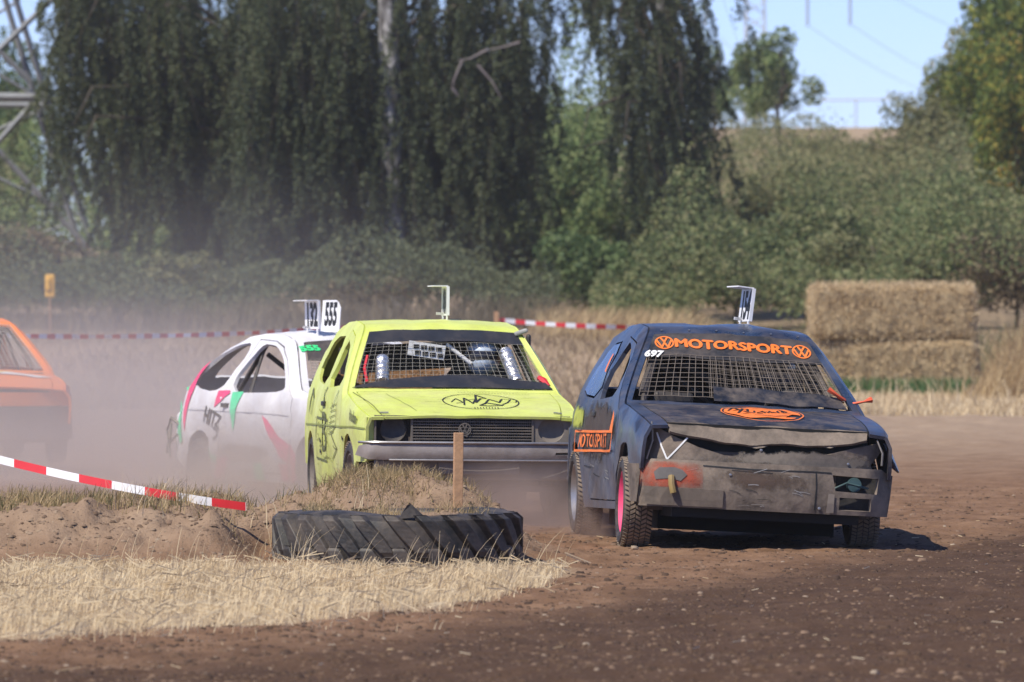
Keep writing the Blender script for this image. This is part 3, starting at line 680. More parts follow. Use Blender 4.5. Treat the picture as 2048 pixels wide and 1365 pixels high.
for i, (X0, yt, d, wd, mt, lab) in enumerate(SPX):
    plant('shrub', SH[i % 4], X0, yt, d, None, wd, lab, 'shrub', mt, 'shrubs along the slope behind the track', .05)
TPX = [
 (1560, 50, 215, 3.7, 'leaf_green', 'small loose round tree standing alone against the sky', 1.0, 330),
 (1425, 85, 225, 2.2, 'leaf_green', 'slim dark tree between the weeping curtain and the small round tree', .6, 330),
 (2030, 60, 172, 3.6, 'leaf_yellow', 'lower skirt of the yellowing tree hanging over the shrubs', 1.0, 470),
 (2060, -140, 190, 5.4, 'leaf_yellow', 'large tree with yellowing orange leaves in the top right corner', 1.3, 400),
 (1930, 60, 195, 2.6, 'leaf_yellow', 'green left shoulder of the yellowing trees at top right', .8, 380),
 (20, 60, 215, 4.0, 'leaf_green', 'light green tree behind the lattice pylon at top left', 1.0, 330),
 (1130, 150, 200, 4.2, 'leaf_green', 'broad green tree glimpsed through the gap in the weeping trees', 1.0, 330),
 (330, -80, 205, 5.5, 'leaf_green', 'tall tree hidden behind the left of the weeping trees', 1.0, 380),
]
for i, (X0, yt, d, wd, mt, lab, bt, yb) in enumerate(TPX):
    x = (X0-1024)/F*d; zg = float(gz(x, d, False)); zb2 = HC-(yb-YH)/F*d-zg
    plant('tree', TR[3 if i < 2 else i % 3], X0, yt, d, None, wd, lab, 'tree', mt, 'trees behind the track', .09, bot=max(.4, min(bt, zb2)))

# dense scrub covering the slope and the space under the weeping trees: reads as one mass
def thicket(name, n, X0, X1, d0, d1, hfun, size, mat, lab, seed):
    rg = np.random.default_rng(seed); y = 1/rg.uniform(1/d1, 1/d0, n); x = (rg.uniform(X0, X1, n)-1024)/F*y
    lump = vn(x*.62+seed, y*.16, seed)**1.6*1.05+vn(x*1.7, y*.5, seed+1)*.40+vn(x*5, y*2.5, seed+2)*.14-.1
    h = hfun(x, y)*(.25+1.15*lump)*(1-.55*rg.random(n)**2.2)
    h = h*(1+.35*(rg.random(n) > .88)*rg.random(n)*(vn(x*3, y*2, 9) > .45))
    P = np.stack([x, y, gz(x, y, False)+h], 1)
    V = leafquads(P, np.full(n, size), .62, np.array([0, -.6, .8]), 1.6)
    o = link(name, mesh_np(name, V, np.arange(4*n).reshape(-1, 4), dict(rnd=np.repeat(rg.random(n), 4))), mat); o['kind'] = 'stuff'; o['label'] = lab
thicket('scrub', 70000, 1180, 2120, 130, 158, lambda x, y: (1.7+.5*vn(x*.4, y*.1, 3))*(.15+.85*sstep(1160, 1400, x/y*F+1024+160*(vn(x*1.2, y*.4, 6)-.5))), .085, M['leaf_blue'], 'dense green scrub at the foot of the slope behind the bales', 51)
thicket('scrub', 80000, 1400, 2120, 155, 200, lambda x, y: 1.5+0*x, .09, M['leaf_olive'], 'olive scrub covering the upper slope below the skyline', 52)
thicket('scrub', 60000, -90, 1420, 158, 176, lambda x, y: 3.4+1.2*vn(x*.35, y*.1, 4), .10, M['leaf_green'], 'dark hedge like scrub behind the weeping trees', 53)
thicket('scrub', 30000, -90, 1120, 136, 148, lambda x, y: 1.35+0*x, .085, M['leaf_birch'], 'dusty dark green scrub under the weeping trees', 54)

# weeping birches: arching limbs with hanging strands of small leaves
def birch(X0, d, X_lo, X_hi, nst, bottom, seed, lab, trunk_r, lean=0, wind=.0, top=12.5, dead=(), ty=0):
    rg = np.random.default_rng(seed); x0 = (X0-1024)/F*d; zg = float(gz(x0, d, False)); e = empty('weeping_birch', (x0, d, zg), label=lab, category='tree', group='weeping birches behind the track')
    mb = MB(); rd = random.Random(seed)
    pts = [Vector((0, 0, -.3)), Vector((lean*.15, 0, 2)), Vector((lean*.3, .05, 4.5)), Vector((lean*.6, 0, 7.5)), Vector((lean, 0, top))]
    mb.tube(pts, [trunk_r*1.25, trunk_r, trunk_r*.85, trunk_r*.6, .06], 14); mb.v = [(a_, b_+ty, c_) for a_, b_, c_ in mb.v]; mb.build('trunk', M['birch_bark'], e, True)
    xl, xh = (X_lo-X0)/F*d, (X_hi-X0)/F*d
    mb = MB(); AN = []
    for k in range(34):
        t = rd.uniform(.22, .97); p = pts[0].lerp(pts[-1], t); p.x = np.interp(p.z, [q.z for q in pts], [q.x for q in pts])
        tx = rd.uniform(xl, xh)*.9; tyy = rd.uniform(-3.0, 2.4); q = Vector((tx, tyy, p.z+rd.uniform(.3, 1.6))); mid = p.lerp(q, .5)+Vector((0, 0, rd.uniform(.3, .9))); end = q+Vector(((tx-p.x)*.12, 0, -.8))
        P4 = [p, p.lerp(mid, .5)+Vector((rd.uniform(-.1, .1), 0, .15)), mid, q, end]; mb.tube(P4, [.06, .045, .032, .02, .006], 6); AN.append(P4)
    mb.build('limbs', M['bark'], e, True)
    for (a_, b_, c_) in dead:
        mb = MB(); o_ = Vector(e.location); q_ = [px(*p_, d-2.9)-o_ for p_ in (a_, b_, c_)]; mb.tube(q_, [.03, .02, .006], 6); mb.build('bare_twig', M['pale_twig'], e, True)
    # drooping boughs: each a curved line with short side twigs full of small leaves
    nb_ = int(nst*.17); ax = rg.uniform(xl, xh, nb_); ay = rg.uniform(-2.4, 2.4, nb_)
    bot = np.interp(ax+x0, *[np.array(q) for q in bottom])+rg.random(nb_)**1.4*4.6-.25+.6*(vn(ax*1.3, ay, seed)-.5)
    topz = np.minimum(bot+rg.uniform(1.6, 4.6, nb_), top-.5); ph = rg.uniform(0, 6.28, nb_); amp = rg.uniform(.05, .30, nb_); dr = rg.normal(wind, .14, nb_); fat = rg.uniform(.10, .34, nb_)
    nl = ((topz-bot)*230*(.5+fat*2.2)).astype(int); si = np.repeat(np.arange(nb_), nl); n = len(si)
    t = rg.random(n)**.9; Lb = (topz-bot)[si]
    tw_ = rg.random(n); an = rg.uniform(0, 6.28, n); s_ = tw_*fat[si]*(1.15-.75*t)*1.5
    # leaves gather on discrete twigs
    q_ = np.floor(t*Lb/.22); hs = vn(q_*7.31+si*1.7, si*3.1+q_*.77, seed)*6.28*2; hl = vn(q_*3.3+si*2.9, si*1.3, seed+3)
    an = hs+rg.normal(0, .35, n); s_ = s_*(.35+1.1*hl)
    px_ = ax[si]+dr[si]*Lb*t**1.5+amp[si]*(np.sin(t*2.4+ph[si])-np.sin(ph[si]))+np.cos(an)*s_*.75+rg.normal(0, .025, n)
    py_ = ay[si]+np.sin(an)*s_*.75+rg.normal(0, .03, n); pz_ = topz[si]-Lb*t-s_*.9-zg+rg.normal(0, .03, n)
    P = np.stack([px_, py_, pz_], 1); P = P[(pz_+zg) < 8.7]
    V = leafquads(P, np.full(len(P), .066), .62, None, 1, .8)
    hue = np.repeat(rg.random(nb_)*.55, nl)[(pz_+zg) < 8.7]+rg.random(len(P))*.45
    link('crown', mesh_np('crown', V, np.arange(4*len(P)).reshape(-1, 4), dict(rnd=np.repeat(hue, 4))), M['leaf_birch'], e)
    nst = nb_
    # thin dark twigs down each strand
    tw = MB()
    sel = rg.choice(nst, min(nst, 900), replace=False); n = len(sel)
    A = np.stack([ax[sel], ay[sel], np.minimum(topz[sel], 8.8)-zg], 1); B = np.stack([ax[sel]+dr[sel]*(topz-bot)[sel], ay[sel], bot[sel]-zg], 1); w2 = np.array([.004, 0, 0])
    V = np.stack([A-w2, A+w2, B+w2*.5, B-w2*.5], 1).reshape(-1, 3); link('twigs', mesh_np('twigs', V, np.arange(4*n).reshape(-1, 4)), M['bark'], e)
    return e
def bz(lst, d): return ([ (X-1024)/F*d for X, y in lst], [HC-(y-YH)/F*d for X, y in lst])
birch(500, 152, 120, 720, 2900, bz([(40, 420), (120, 400), (250, 500), (420, 540), (560, 560), (720, 560)], 152), 21, 'left dark weeping birch with a thick forked trunk in the dust', .20, .5, .03)
birch(792, 148, 480, 1085, 3200, bz([(450, 560), (700, 570), (880, 570), (1000, 560), (1080, 480), (1120, 330), (1160, 300)], 148), 22, 'middle weeping birch with a pale patchy trunk above the yellow car', .27, -.3, .02, ty=-1.5, dead=(((975, 100), (940, 118), (915, 122)), ((925, 122), (908, 160), (903, 182)), ((906, 178), (912, 186), (918, 195)), ((955, 130), (985, 165), (1003, 198)), ((1040, 85), (1005, 95), (960, 104))))
birch(1345, 146, 1130, 1400, 1000, bz([(1060, 60), (1150, 100), (1200, 200), (1240, 420), (1300, 540), (1380, 560), (1440, 480)], 146), 23, 'right weeping birch curtain ending against the open sky', .11, -.5, .13)

# ------------------------------------------------------------------ pylons and wires
M['galv'] = plain('galvanised steel', (.24, .25, .26), .6, .2, scale=3)
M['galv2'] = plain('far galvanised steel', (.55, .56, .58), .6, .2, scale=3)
def Lbar(mb, a, b_, wd): mb.tube([a, b_], wd/2*1.1, 4)
pd_ = 154; pe = empty('lattice_pylon', px(-150, 640, pd_+3), label='large steel lattice pylon partly hidden at the left edge', category='pylon'); mb = MB(); o0 = Vector(pe.location)
def P2(X, Y, dd=0): return px(X, Y, pd_)-o0+Vector((0, dd, 0))
lv = [(640, 230), (420, 142), (195, 72), (-10, 108-70), (-200, 0)]
lv = [(y, x) for y, x in ((660, 215), (430, 140), (197, 70), (-20, 5), (-220, -50))]
for dd in (0, 5.5):
    k_ = dd*.0
    for sg in (1, -1):
        pp = [P2(-150+(x+150)*sg, y, dd*(.5+.5*(x+150)/365)) for y, x in lv]
        for a, b_ in zip(pp[:-1], pp[1:]): Lbar(mb, a, b_, .12)
    for (y0, x0_), (y1, x1_) in zip(lv[:-1], lv[1:]):
        if dd: Lbar(mb, P2(x0_, y0, dd), P2(-300-x1_, y1, dd), .06); Lbar(mb, P2(-300-x0_, y0, dd), P2(x1_, y1, dd), .06)
    Lbar(mb, P2(70, 197, dd), P2(-370, 197, dd), .12)
for a, b_ in (((0, 102), (118, -12)), ((-2, 100), (64, 166)), ((70, 205), (-4, 288)), ((-2, 300), (158, 474)), ((158, 474), (260, 590)), ((0, 300), (-80, 380))):
    Lbar(mb, P2(*a, -.3), P2(*b_, -.3), .11)
Lbar(mb, P2(-90, 194, -.3), P2(72, 196, -.3), .17)
mb.build('lattice', M['galv'], pe)
pf = 330; pe = empty('lattice_pylon', px(1510, 250, pf), label='pale distant pylon rising above the small round tree', category='pylon'); o0 = Vector(pe.location); mb = MB()
def P3(X, Y, dd=0): return px(X, Y, pf)-o0+Vector((0, dd, 0))
for dd in (0, .9):
    Lbar(mb, P3(1488, 300, dd), P3(1494, -60, dd), .07); Lbar(mb, P3(1534, 300, dd), P3(1528, -60, dd), .07)
    for k in range(12):
        y0 = 300-k*30; Lbar(mb, P3(1489, y0, dd), P3(1532, y0-30, dd), .03); Lbar(mb, P3(1532, y0, dd), P3(1489, y0-30, dd), .03)
Lbar(mb, P3(1380, -60), P3(1740, -60), .2); mb.build('lattice', M['galv2'], pe)
M['insul_hazed'] = plain('insulator', (.38, .42, .48), .6, var=.1)  # paler grey-blue, with the fade of distance put into the colour
for X0, yb in ((1411, 50), (1615, 52), (1700, 50)):
    mb = MB(); mb.tube([P3(X0, -55), P3(X0, yb)], .055, 8)
    for k in range(9): mb.lathe([(-.03, .03), (0, .1), (.03, .03)], 10, 'z', c=P3(X0, yb-k*11))
    mb.build('insulator', M['insul_hazed'], pe)
def wire(a, b_, s, r, lab): 
    mb = MB(); mb.tube(sag(a, b_, s, 16), r, 5); tag(mb.build('power_line', M['insul_hazed']), lab, 'power line', 'power lines')
wire(px(1411, 48, pf), px(1680, 215, 900), 1.5, .012, 'faint power line falling from the leftmost insulator')
wire(px(1615, 50, pf), px(1960, 200, 620), 1.0, .012, 'faint power line falling from the middle insulator')
wire(px(1700, 48, pf), px(2040, 190, 600), 1.0, .012, 'faint power line falling from the rightmost insulator')
wire(px(1780, -10, pf), px(2100, 70, 500), 1.0, .012, 'faint power line crossing the top of the sky gap')
# far line of the next pylon seen as a thin pale beam low over the crest
mb = MB(); mb.tube([px(1640, 201, 420), px(1780, 199, 420)], .05, 5); mb.tube([px(1712, 201, 420), px(1712, 300, 420)], .05, 5); tag(mb.build('power_pole', M['galv2']), 'pale crossbar of a far power pole low over the crest', 'power pole')

# ------------------------------------------------------------------ cars
# car frame: X forward (0 = front axle), Y to the car's left, Z up
class Car:
    def __init__(s, W, roofw, prof, zb=.92, zr=1.36, rad=.06, crown=.035, nose=.93, tail=.95, x1=.72, x0=-3.18, dents=.004, seed=0, fade=.5, warp=None):
        s.W = W; s.roofw = roofw; s.prof = sorted(prof); s.zb = zb; s.zr = zr; s.rad = rad; s.cr = crown; s.nose = nose; s.tail = tail; s.x1 = x1; s.x0 = x0; s.dents = dents; s.seed = seed
        xs_ = np.linspace(x0-.05, x1+.1, 200); zs = np.interp(xs_, [p[0] for p in s.prof], [p[1] for p in s.prof]); k = np.array([1, 3, 4, 3, 1.])/12
        zs[2:-2] = np.convolve(zs, k, 'valid'); s.xs, s.zs = xs_, zs; s.warp = warp
    def zt(s, x): return float(np.interp(x, s.xs, s.zs))
    def w0(s, x, z):
        pl = 1-(1-s.nose)*max(0, min(1, (x-.0)/(s.x1)))**2-(1-s.tail)*max(0, min(1, (-1.9-x)/(-1.9-s.x0)))**2
        base = s.W/2*pl
        if z < s.zb:
            return base*(1-.035*((.62-z)/.45)**2 if z < .62 else 1-.03*((z-.62)/.3)**2)
        t = min(1.1, (z-s.zb)/(s.zr-s.zb)); wb = base*.972
        return wb+(s.roofw-wb)*(t**1.12)
    def r_(s, x): return s.rad
    def side(s, sg):
        def fn(x, z):
            zt = s.zt(x); r = s.rad; y = s.w0(x, z)
            if z > zt-r:
                u = min(1, (z-(zt-r))/r); y -= r*(1-math.sqrt(max(0, 1-u*u)))
            if s.dents:
                y += s.dents*2.0*min(1, max(0, (zt-.02-z)/.14))*mnoise.fractal(Vector((x*2.1, z*2.6, s.seed+sg*3)), 1, 2, 3)
            p = Vector((x, sg*y, z))
            return s.warp(p) if s.warp else p
        return fn
    def ye(s, x): return s.w0(x, s.zt(x))-s.rad
    def top(s, dz=0):
        def fn(x, v):
            ye = s.ye(x); zt = s.zt(x)
            z = zt+s.cr*(1-v*v)+dz
            if s.dents: z += s.dents*1.5*(1-v**4)*mnoise.fractal(Vector((x*1.7, v*1.9, s.seed+9)), 1, 2, 3)
            p = Vector((x, v*ye, z))
            return s.warp(p) if s.warp else p
        return fn
    def edge(s, xa, xb, n=14, dz=0): return [(x, s.zt(x)-dz) for x in np.linspace(xa, xb, n)]
def arch(cx, r, a0=0, a1=180, n=12, cz=.30):
    return [(cx+r*math.cos(R(a)), cz+r*math.sin(R(a))) for a in np.linspace(a0, a1, n)]
def shrink(poly, d):
    c = np.mean(np.array(poly), 0); out = []
    n = len(poly)
    for i in range(n):
        a, b_, c_ = (np.array(poly[i-1]), np.array(poly[i]), np.array(poly[(i+1) % n]))
        e1 = b_-a; e2 = c_-b_; n1 = np.array([-e1[1], e1[0]])/max(np.linalg.norm(e1), 1e-9); n2 = np.array([-e2[1], e2[0]])/max(np.linalg.norm(e2), 1e-9)
        m_ = n1+n2; m_ = m_/max(np.linalg.norm(m_), 1e-9); out.append(tuple(b_+m_*d))
    A = lambda P: abs(sum(P[i-1][0]*P[i][1]-P[i][0]*P[i-1][1] for i in range(len(P))))
    return out if A(out) < A(poly) else shrink(poly[::-1], d)
def soften(poly, it=2):
    for _ in range(it):
        q = []
        for a, b_ in zip(poly, poly[1:]+poly[:1]): q += [(a[0]*.8+b_[0]*.2, a[1]*.8+b_[1]*.2), (a[0]*.2+b_[0]*.8, a[1]*.2+b_[1]*.8)]
        poly = q
    return poly
def both(fn_list, f):
    for sg in (-1, 1): f(sg)
def tyre_part(name, par, loc, rim_m, r=.285, wd=.175, steer=0, camber=0, rows=58, mud=None, side=-1, spokes=0, tread=True):
    # wheel empty -> tyre, rim
    e = MB(); h = wd/2
    e.lathe([(-h*.75, r*.66), (-h*1.02, r*.76), (-h*1.02, r*.88), (-h*.82, r*.965), (-h*.5, r*.985), (h*.5, r*.985), (h*.82, r*.965), (h*1.02, r*.88), (h*1.02, r*.76), (h*.75, r*.66)], 56)
    if tread:
        for k in range(rows):
            a = 2*math.pi*k/rows; dw = 2*math.pi*r/rows
            for i in range(5):
                y = -h*.80+i*h*.40; aa = a+(.5 if i % 2 else 0)*dw/r*.55; y0, y1 = y-h*.17, y+h*.17; sk = (.26 if i % 2 else -.26)*dw/r; r0 = r*.975; r1 = r*(1.012 if 0 < i < 4 else .995)
                vs = [(rr*math.cos(aa+da+(sk if yy == y1 else -sk)), yy, rr*math.sin(aa+da+(sk if yy == y1 else -sk))) for rr in (r0, r1) for yy in (y0, y1) for da in (-.30*dw/r, .30*dw/r)]
                e.add(vs, [(0, 1, 3, 2), (4, 6, 7, 5), (0, 4, 5, 1), (2, 3, 7, 6), (0, 2, 6, 4), (1, 5, 7, 3)], 1)
    o = e.build('wheel', [M['rubber'], M['tread']], par, False)
    o.location = loc; o.rotation_euler = (camber, 0, steer)
    m_ = MB(); q = side
    m_.lathe([(-h*.72, r*.66), (-h*.85, r*.70), (-h*.88, r*.66), (-h*.66, r*.60), (-h*.30, r*.52), (-h*.18, r*.40), (-h*.30, r*.20), (-h*.42, r*.17), (-h*.45, r*.0)], 40)
    if q > 0: m_.v = [(x, -y, z) for x, y, z in m_.v]
    ro = m_.build('rim', rim_m, o, True)
    for k in range(5 if not spokes else spokes):
        hb = MB(); a = 2*math.pi*k/(5 if not spokes else spokes); rr = r*.33 if not spokes else r*.45
        hb.lathe([(-.003, .0), (-.003, .020 if not spokes else .026), (.0, .024 if not spokes else .03)], 10, c=(rr*math.cos(a), q*-h*.0+ (-h*.27 if q < 0 else h*.27), rr*math.sin(a)))
        if tread: hb.build('vent_hole', M['dark'], ro)
    return o
def bodyparts(car, root, MR, cfg):
    """shell with windows cut out, doors, bonnet; returns dict"""
    pm = cfg['paint']; mb = MB(); x1, x0 = car.x1, car.x0; zs = cfg.get('sill', .20); gap = .011
    wa = cfg.get('arch', .335); a_f = arch(0, wa, -8, 188, 14, .29); a_r = arch(cfg['wb'], wa, -8, 188, 14, .29)
    fr = cfg.get('fender_front', [(x1-.03, .38), (x1, .6)])
    out = [(x0+.02, .36), (x0+.30, zs+.05)]+a_r[::-1]+[(cfg['wb']+wa+.04, zs), (-wa-.04, zs)]+a_f[::-1]+fr+car.edge(x1, x0, 70, .002)+[(x0, .6)]
    doors = cfg['doors']; wins = cfg['side_windows']
    for sg in (-1, 1): panel(mb, car.side(sg), out, [d[0] for d in doors]+wins, .085, flip=sg > 0)
    hx0, hx1, hv = cfg['hood']; ws = cfg['windscreen']; rw = cfg['rear_window']
    hood = [(hx0, -hv), (hx0, hv), (hx1, hv*cfg.get('hvf', 1.0)), (hx1, -hv*cfg.get('hvf', 1.0))]
    ss = .75
    T = lambda P: [(x, v*ss) for x, v in P]
    fn = car.top(); fns = lambda x, v: fn(x, v/ss)
    tout = T([(x0+.005, -1), (x1, -1), (x1, 1), (x0+.005, 1)])
    panel(mb, fns, tout, [T(hood), T(ws), T(rw)], .085)
    # tail panel
    tl = []; nzz = 7
    for j in range(nzz):
        z = .36+(car.zt(x0)-.36)*j/(nzz-1); yy = car.w0(x0, z)-(car.rad if j == nzz-1 else 0); tl += [(x0, -yy, z), (x0-.03, -yy*.5, z), (x0-.03, yy*.5, z), (x0, yy, z)]
    mb.add(tl, [(j*4+i, j*4+i+1, (j+1)*4+i+1, (j+1)*4+i) for j in range(nzz-1) for i in range(3)])
    if 'nose' in cfg:
        xx, yi, za, zc = cfg['nose']
        for sg in (-1, 1):
            zz_ = [za, .53, .63, zc]; vs = []
            for z in zz_: yo = car.w0(car.x1, z)-.004; vs += [(xx, sg*yi, z), (xx+.012, sg*(yi+yo)/2, z), (car.x1-.004, sg*yo, z)]
            mb.add(vs, [tuple((j*3+i, j*3+i+1, (j+1)*3+i+1, (j+1)*3+i)[::sg]) for j in range(3) for i in range(2)])
    body = mb.build('body', pm, root, True, MR, solid=cfg.get('thick', .022))
    for dpoly, wpoly in doors:
        for sg in (-1, 1):
            mb = MB(); panel(mb, car.side(sg), shrink(dpoly, gap), [wpoly] if wpoly else [], .075, flip=sg > 0); d = mb.build('door', cfg.get('door_paint', pm), root, True, MR, solid=.03)
            hx, hz = cfg.get('handle', (dpoly[0][0]-1.0, .80)); mb = MB(); p = car.side(sg)(hx, hz); mb.box(p+Vector((0, sg*.008, 0)), (.16, .022, .035)); mb.build('handle', M['black'], d, bevel=.006)
    mb = MB(); hx1 = cfg.get('hood_end', hx1); hi = [(hx0+.006, -hv+.010), (hx0+.006, hv-.010), (hx1-.0, hv*cfg.get('hvf', 1)-.010), (hx1-.0, -hv*cfg.get('hvf', 1)+.010)]
    fh = cfg.get('hoodfn', fn); fhs = lambda x, v: fh(x, v/ss)
    panel(mb, fhs, T(hi), [], .06); hood_o = mb.build('bonnet', cfg.get('hood_paint', pm), root, True, MR, solid=.018)
    # floor, firewall, inner box
    mb = MB(); mb.box((-1.35, 0, zs+.03), (3.3, car.W*.86, .04)); mb.box((-.30, 0, .55), (.04, car.W*.86, .62)); mb.box((-.52, 0, .83), (.34, car.W*.80, .12)); mb.box((.2, 0, .45), (.9, .9, .3))
    mb.box((-2.5, 0, .50), (.8, 1.0, .5)); mb.build('cabin_floor', M['floor'], root, False, MR)
    return dict(body=body, hood=hood_o, fn=fn, ss=ss)
def cage(car, root, MR, mat, diag=True, r=.021, dx=0):
    yr = car.roofw-.06; mb = MB(); yb = car.W/2-.16
    H = lambda x, y, z: (x, y, z)
    mb.tube([H(-1.75, -yb, .25), H(-1.75, -yb, .9), H(-1.78, -yr, car.zt(-1.78)-.08), H(-1.78, yr, car.zt(-1.78)-.08), H(-1.75, yb, .9), H(-1.75, yb, .25)], r, 10)
    for sg in (-1, 1):
        mb.tube([H(-1.78, sg*yr, car.zt(-1.78)-.08), H(-1.22, sg*(yr-.02), car.zt(-1.22)-.07), H(-.62, sg*(yb-.04), .92), H(-.5, sg*yb, .3)], r, 10)
        mb.tube([H(-1.78, sg*yr, car.zt(-1.78)-.10), H(-2.75, sg*(yb-.12), .62)], r, 10)
    mb.tube([H(-1.22, -yr, car.zt(-1.22)-.07), H(-1.22, yr, car.zt(-1.22)-.07)], r, 10)
    mb.tube([H(-1.75, -yr, 1.28), H(-1.75, yb, .45)] if diag else [H(-1.75, yr, 1.28), H(-1.75, -yb, .45)], r, 10)
    mb.build('roll_cage', mat, root, True, MR)
def seat(root, MR, y, x=-1.25):
    mb = MB(); V_ = [(x-.28, -.23, .40), (x-.45, -.24, 1.02), (x-.47, -.13, 1.16), (x-.47, .13, 1.16), (x-.45, .24, 1.02), (x-.28, .23, .40)]
    mb.add([(a, b_+y, c) for a, b_, c in V_], [(0, 1, 2, 3, 4, 5)]); mb.add([(x-.3, y-.24, .36), (x+.2, y-.24, .42), (x+.2, y+.24, .42), (x-.3, y+.24, .36)], [(0, 1, 2, 3)])
    for s_ in (-1, 1): mb.add([(x-.3, y+s_*.23, .4), (x-.46, y+s_*.24, 1.0), (x-.34, y+s_*.30, .95), (x-.2, y+s_*.30, .45)], [(0, 1, 2, 3)])
    mb.build('seat', M['dark'], root, False, MR, solid=.06, bevel=.02)
def wheel_s(root, MR, y, x=-.78, z=.86):
    mb = MB(); c = Vector((x, y, z)); ax = Vector((-.9, 0, .42)).normalized(); u = Vector((0, 1, 0)); v = ax.cross(u); n = 28
    pts = [c+(u*math.cos(2*math.pi*k/n)+v*math.sin(2*math.pi*k/n))*.18 for k in range(n+1)]; mb.tube(pts, .015, 8)
    for a in (90, 210, 330): mb.tube([c, c+(u*math.cos(R(a))+v*math.sin(R(a)))*.175], .012, 6)
    mb.tube([c, c-ax*.3], .02, 8); mb.build('steering_wheel', M['black'], root, True, MR)
def meshgrid(car, root, MR, x0, x1, v0, v1, pitch, wr, mat, name='window_mesh', dz=.012, keep=None):
    mb = MB(); fn = car.top(dz)
    nv = int((v1-v0)*car.ye((x0+x1)/2)/pitch); nx_ = int(abs(x1-x0)*1.18/pitch)
    for i in range(nv+1):
        v = v0+(v1-v0)*i/nv; L = [fn(x, v+.006*math.sin(i*2.3)) for x in np.linspace(x0, x1, 12)]
        if keep: L = [p for p in L if keep(p)]
        if len(L) > 1: mb.tube(L, wr, 4, cap=False)
    for j in range(nx_+1):
        x = x0+(x1-x0)*j/nx_; L = [fn(x+.004*math.sin(j*1.7), v) for v in np.linspace(v0, v1, 14)]
        if keep: L = [p for p in L if keep(p)]
        if len(L) > 1: mb.tube(L, wr, 4, cap=False)
    return mb.build(name, mat, root, False, MR)
def numboard(car, root, MR, x, y, L, H_, s, yaw=0, tilt=0, name='number_board', flange=-1, rounded=False, bold=.02):
    z = car.zt(x)+car.cr; e = MB(); t = .006
    out = [(-L/2, .03), (L/2, .03), (L/2, H_), (-L/2, H_)]
    if rounded: out = [(-L/2, .0), (L/2, .0), (L/2, H_*.75), (L/2-.05, H_*.93), (L/2-.10, H_), (-L/2, H_*1.0)]
    for yy in (-t/2, t/2): e.add([(a, yy, b_) for a, b_ in out], [tuple(range(len(out)))[::(1 if yy < 0 else -1)]])
    n = len(out); e.add([(a, yy, b_) for yy in (-t/2, t/2) for a, b_ in out], [(i, (i+1) % n, n+(i+1) % n, n+i) for i in range(n)])
    if flange:
        e.box((0, flange*.055, H_+.002), (L, .11, .008)); e.box((L/2+.004, 0, H_/2+.015), (.008, .022, H_-.03))
        for a in (-L*.35, L*.35): e.box((a, 0, -.01), (.02, .01, .09)); e.box((-L*.2, flange*.03, .045), (.03, .05, .02))
    mt = MR @ Matrix.Translation((x, y, z)) @ Matrix.Rotation(yaw, 4, 'Z') @ Matrix.Rotation(tilt, 4, 'X')
    o = e.build(name, M['board'], root, False, mt)
    tm = MB()
    for sg in (-1, 1):
        V, Fc = text2d(s, H_*.98, bold*.6, .62); wmax = max(abs(v[0]) for v in V); kx = min(1, L*.46/wmax)
        tm.add([(v[0]*kx*-sg, sg*(t/2+.002), v[1]+H_*.52) for v in V], [f if sg > 0 else f for f in Fc])
    tm.build('digits', M['ink'], o)
    return o
def carroot(name, p, **kw):
    x, y, psi, pitch, roll, z = p
    # local +X must point along (sin psi, -cos psi): rotate by psi-90deg
    root = empty(name, (x, y, z), psi-math.pi/2, **kw)
    MR = Matrix.Rotation(pitch, 4, 'Y') @ Matrix.Rotation(roll, 4, 'X')
    return root, MR
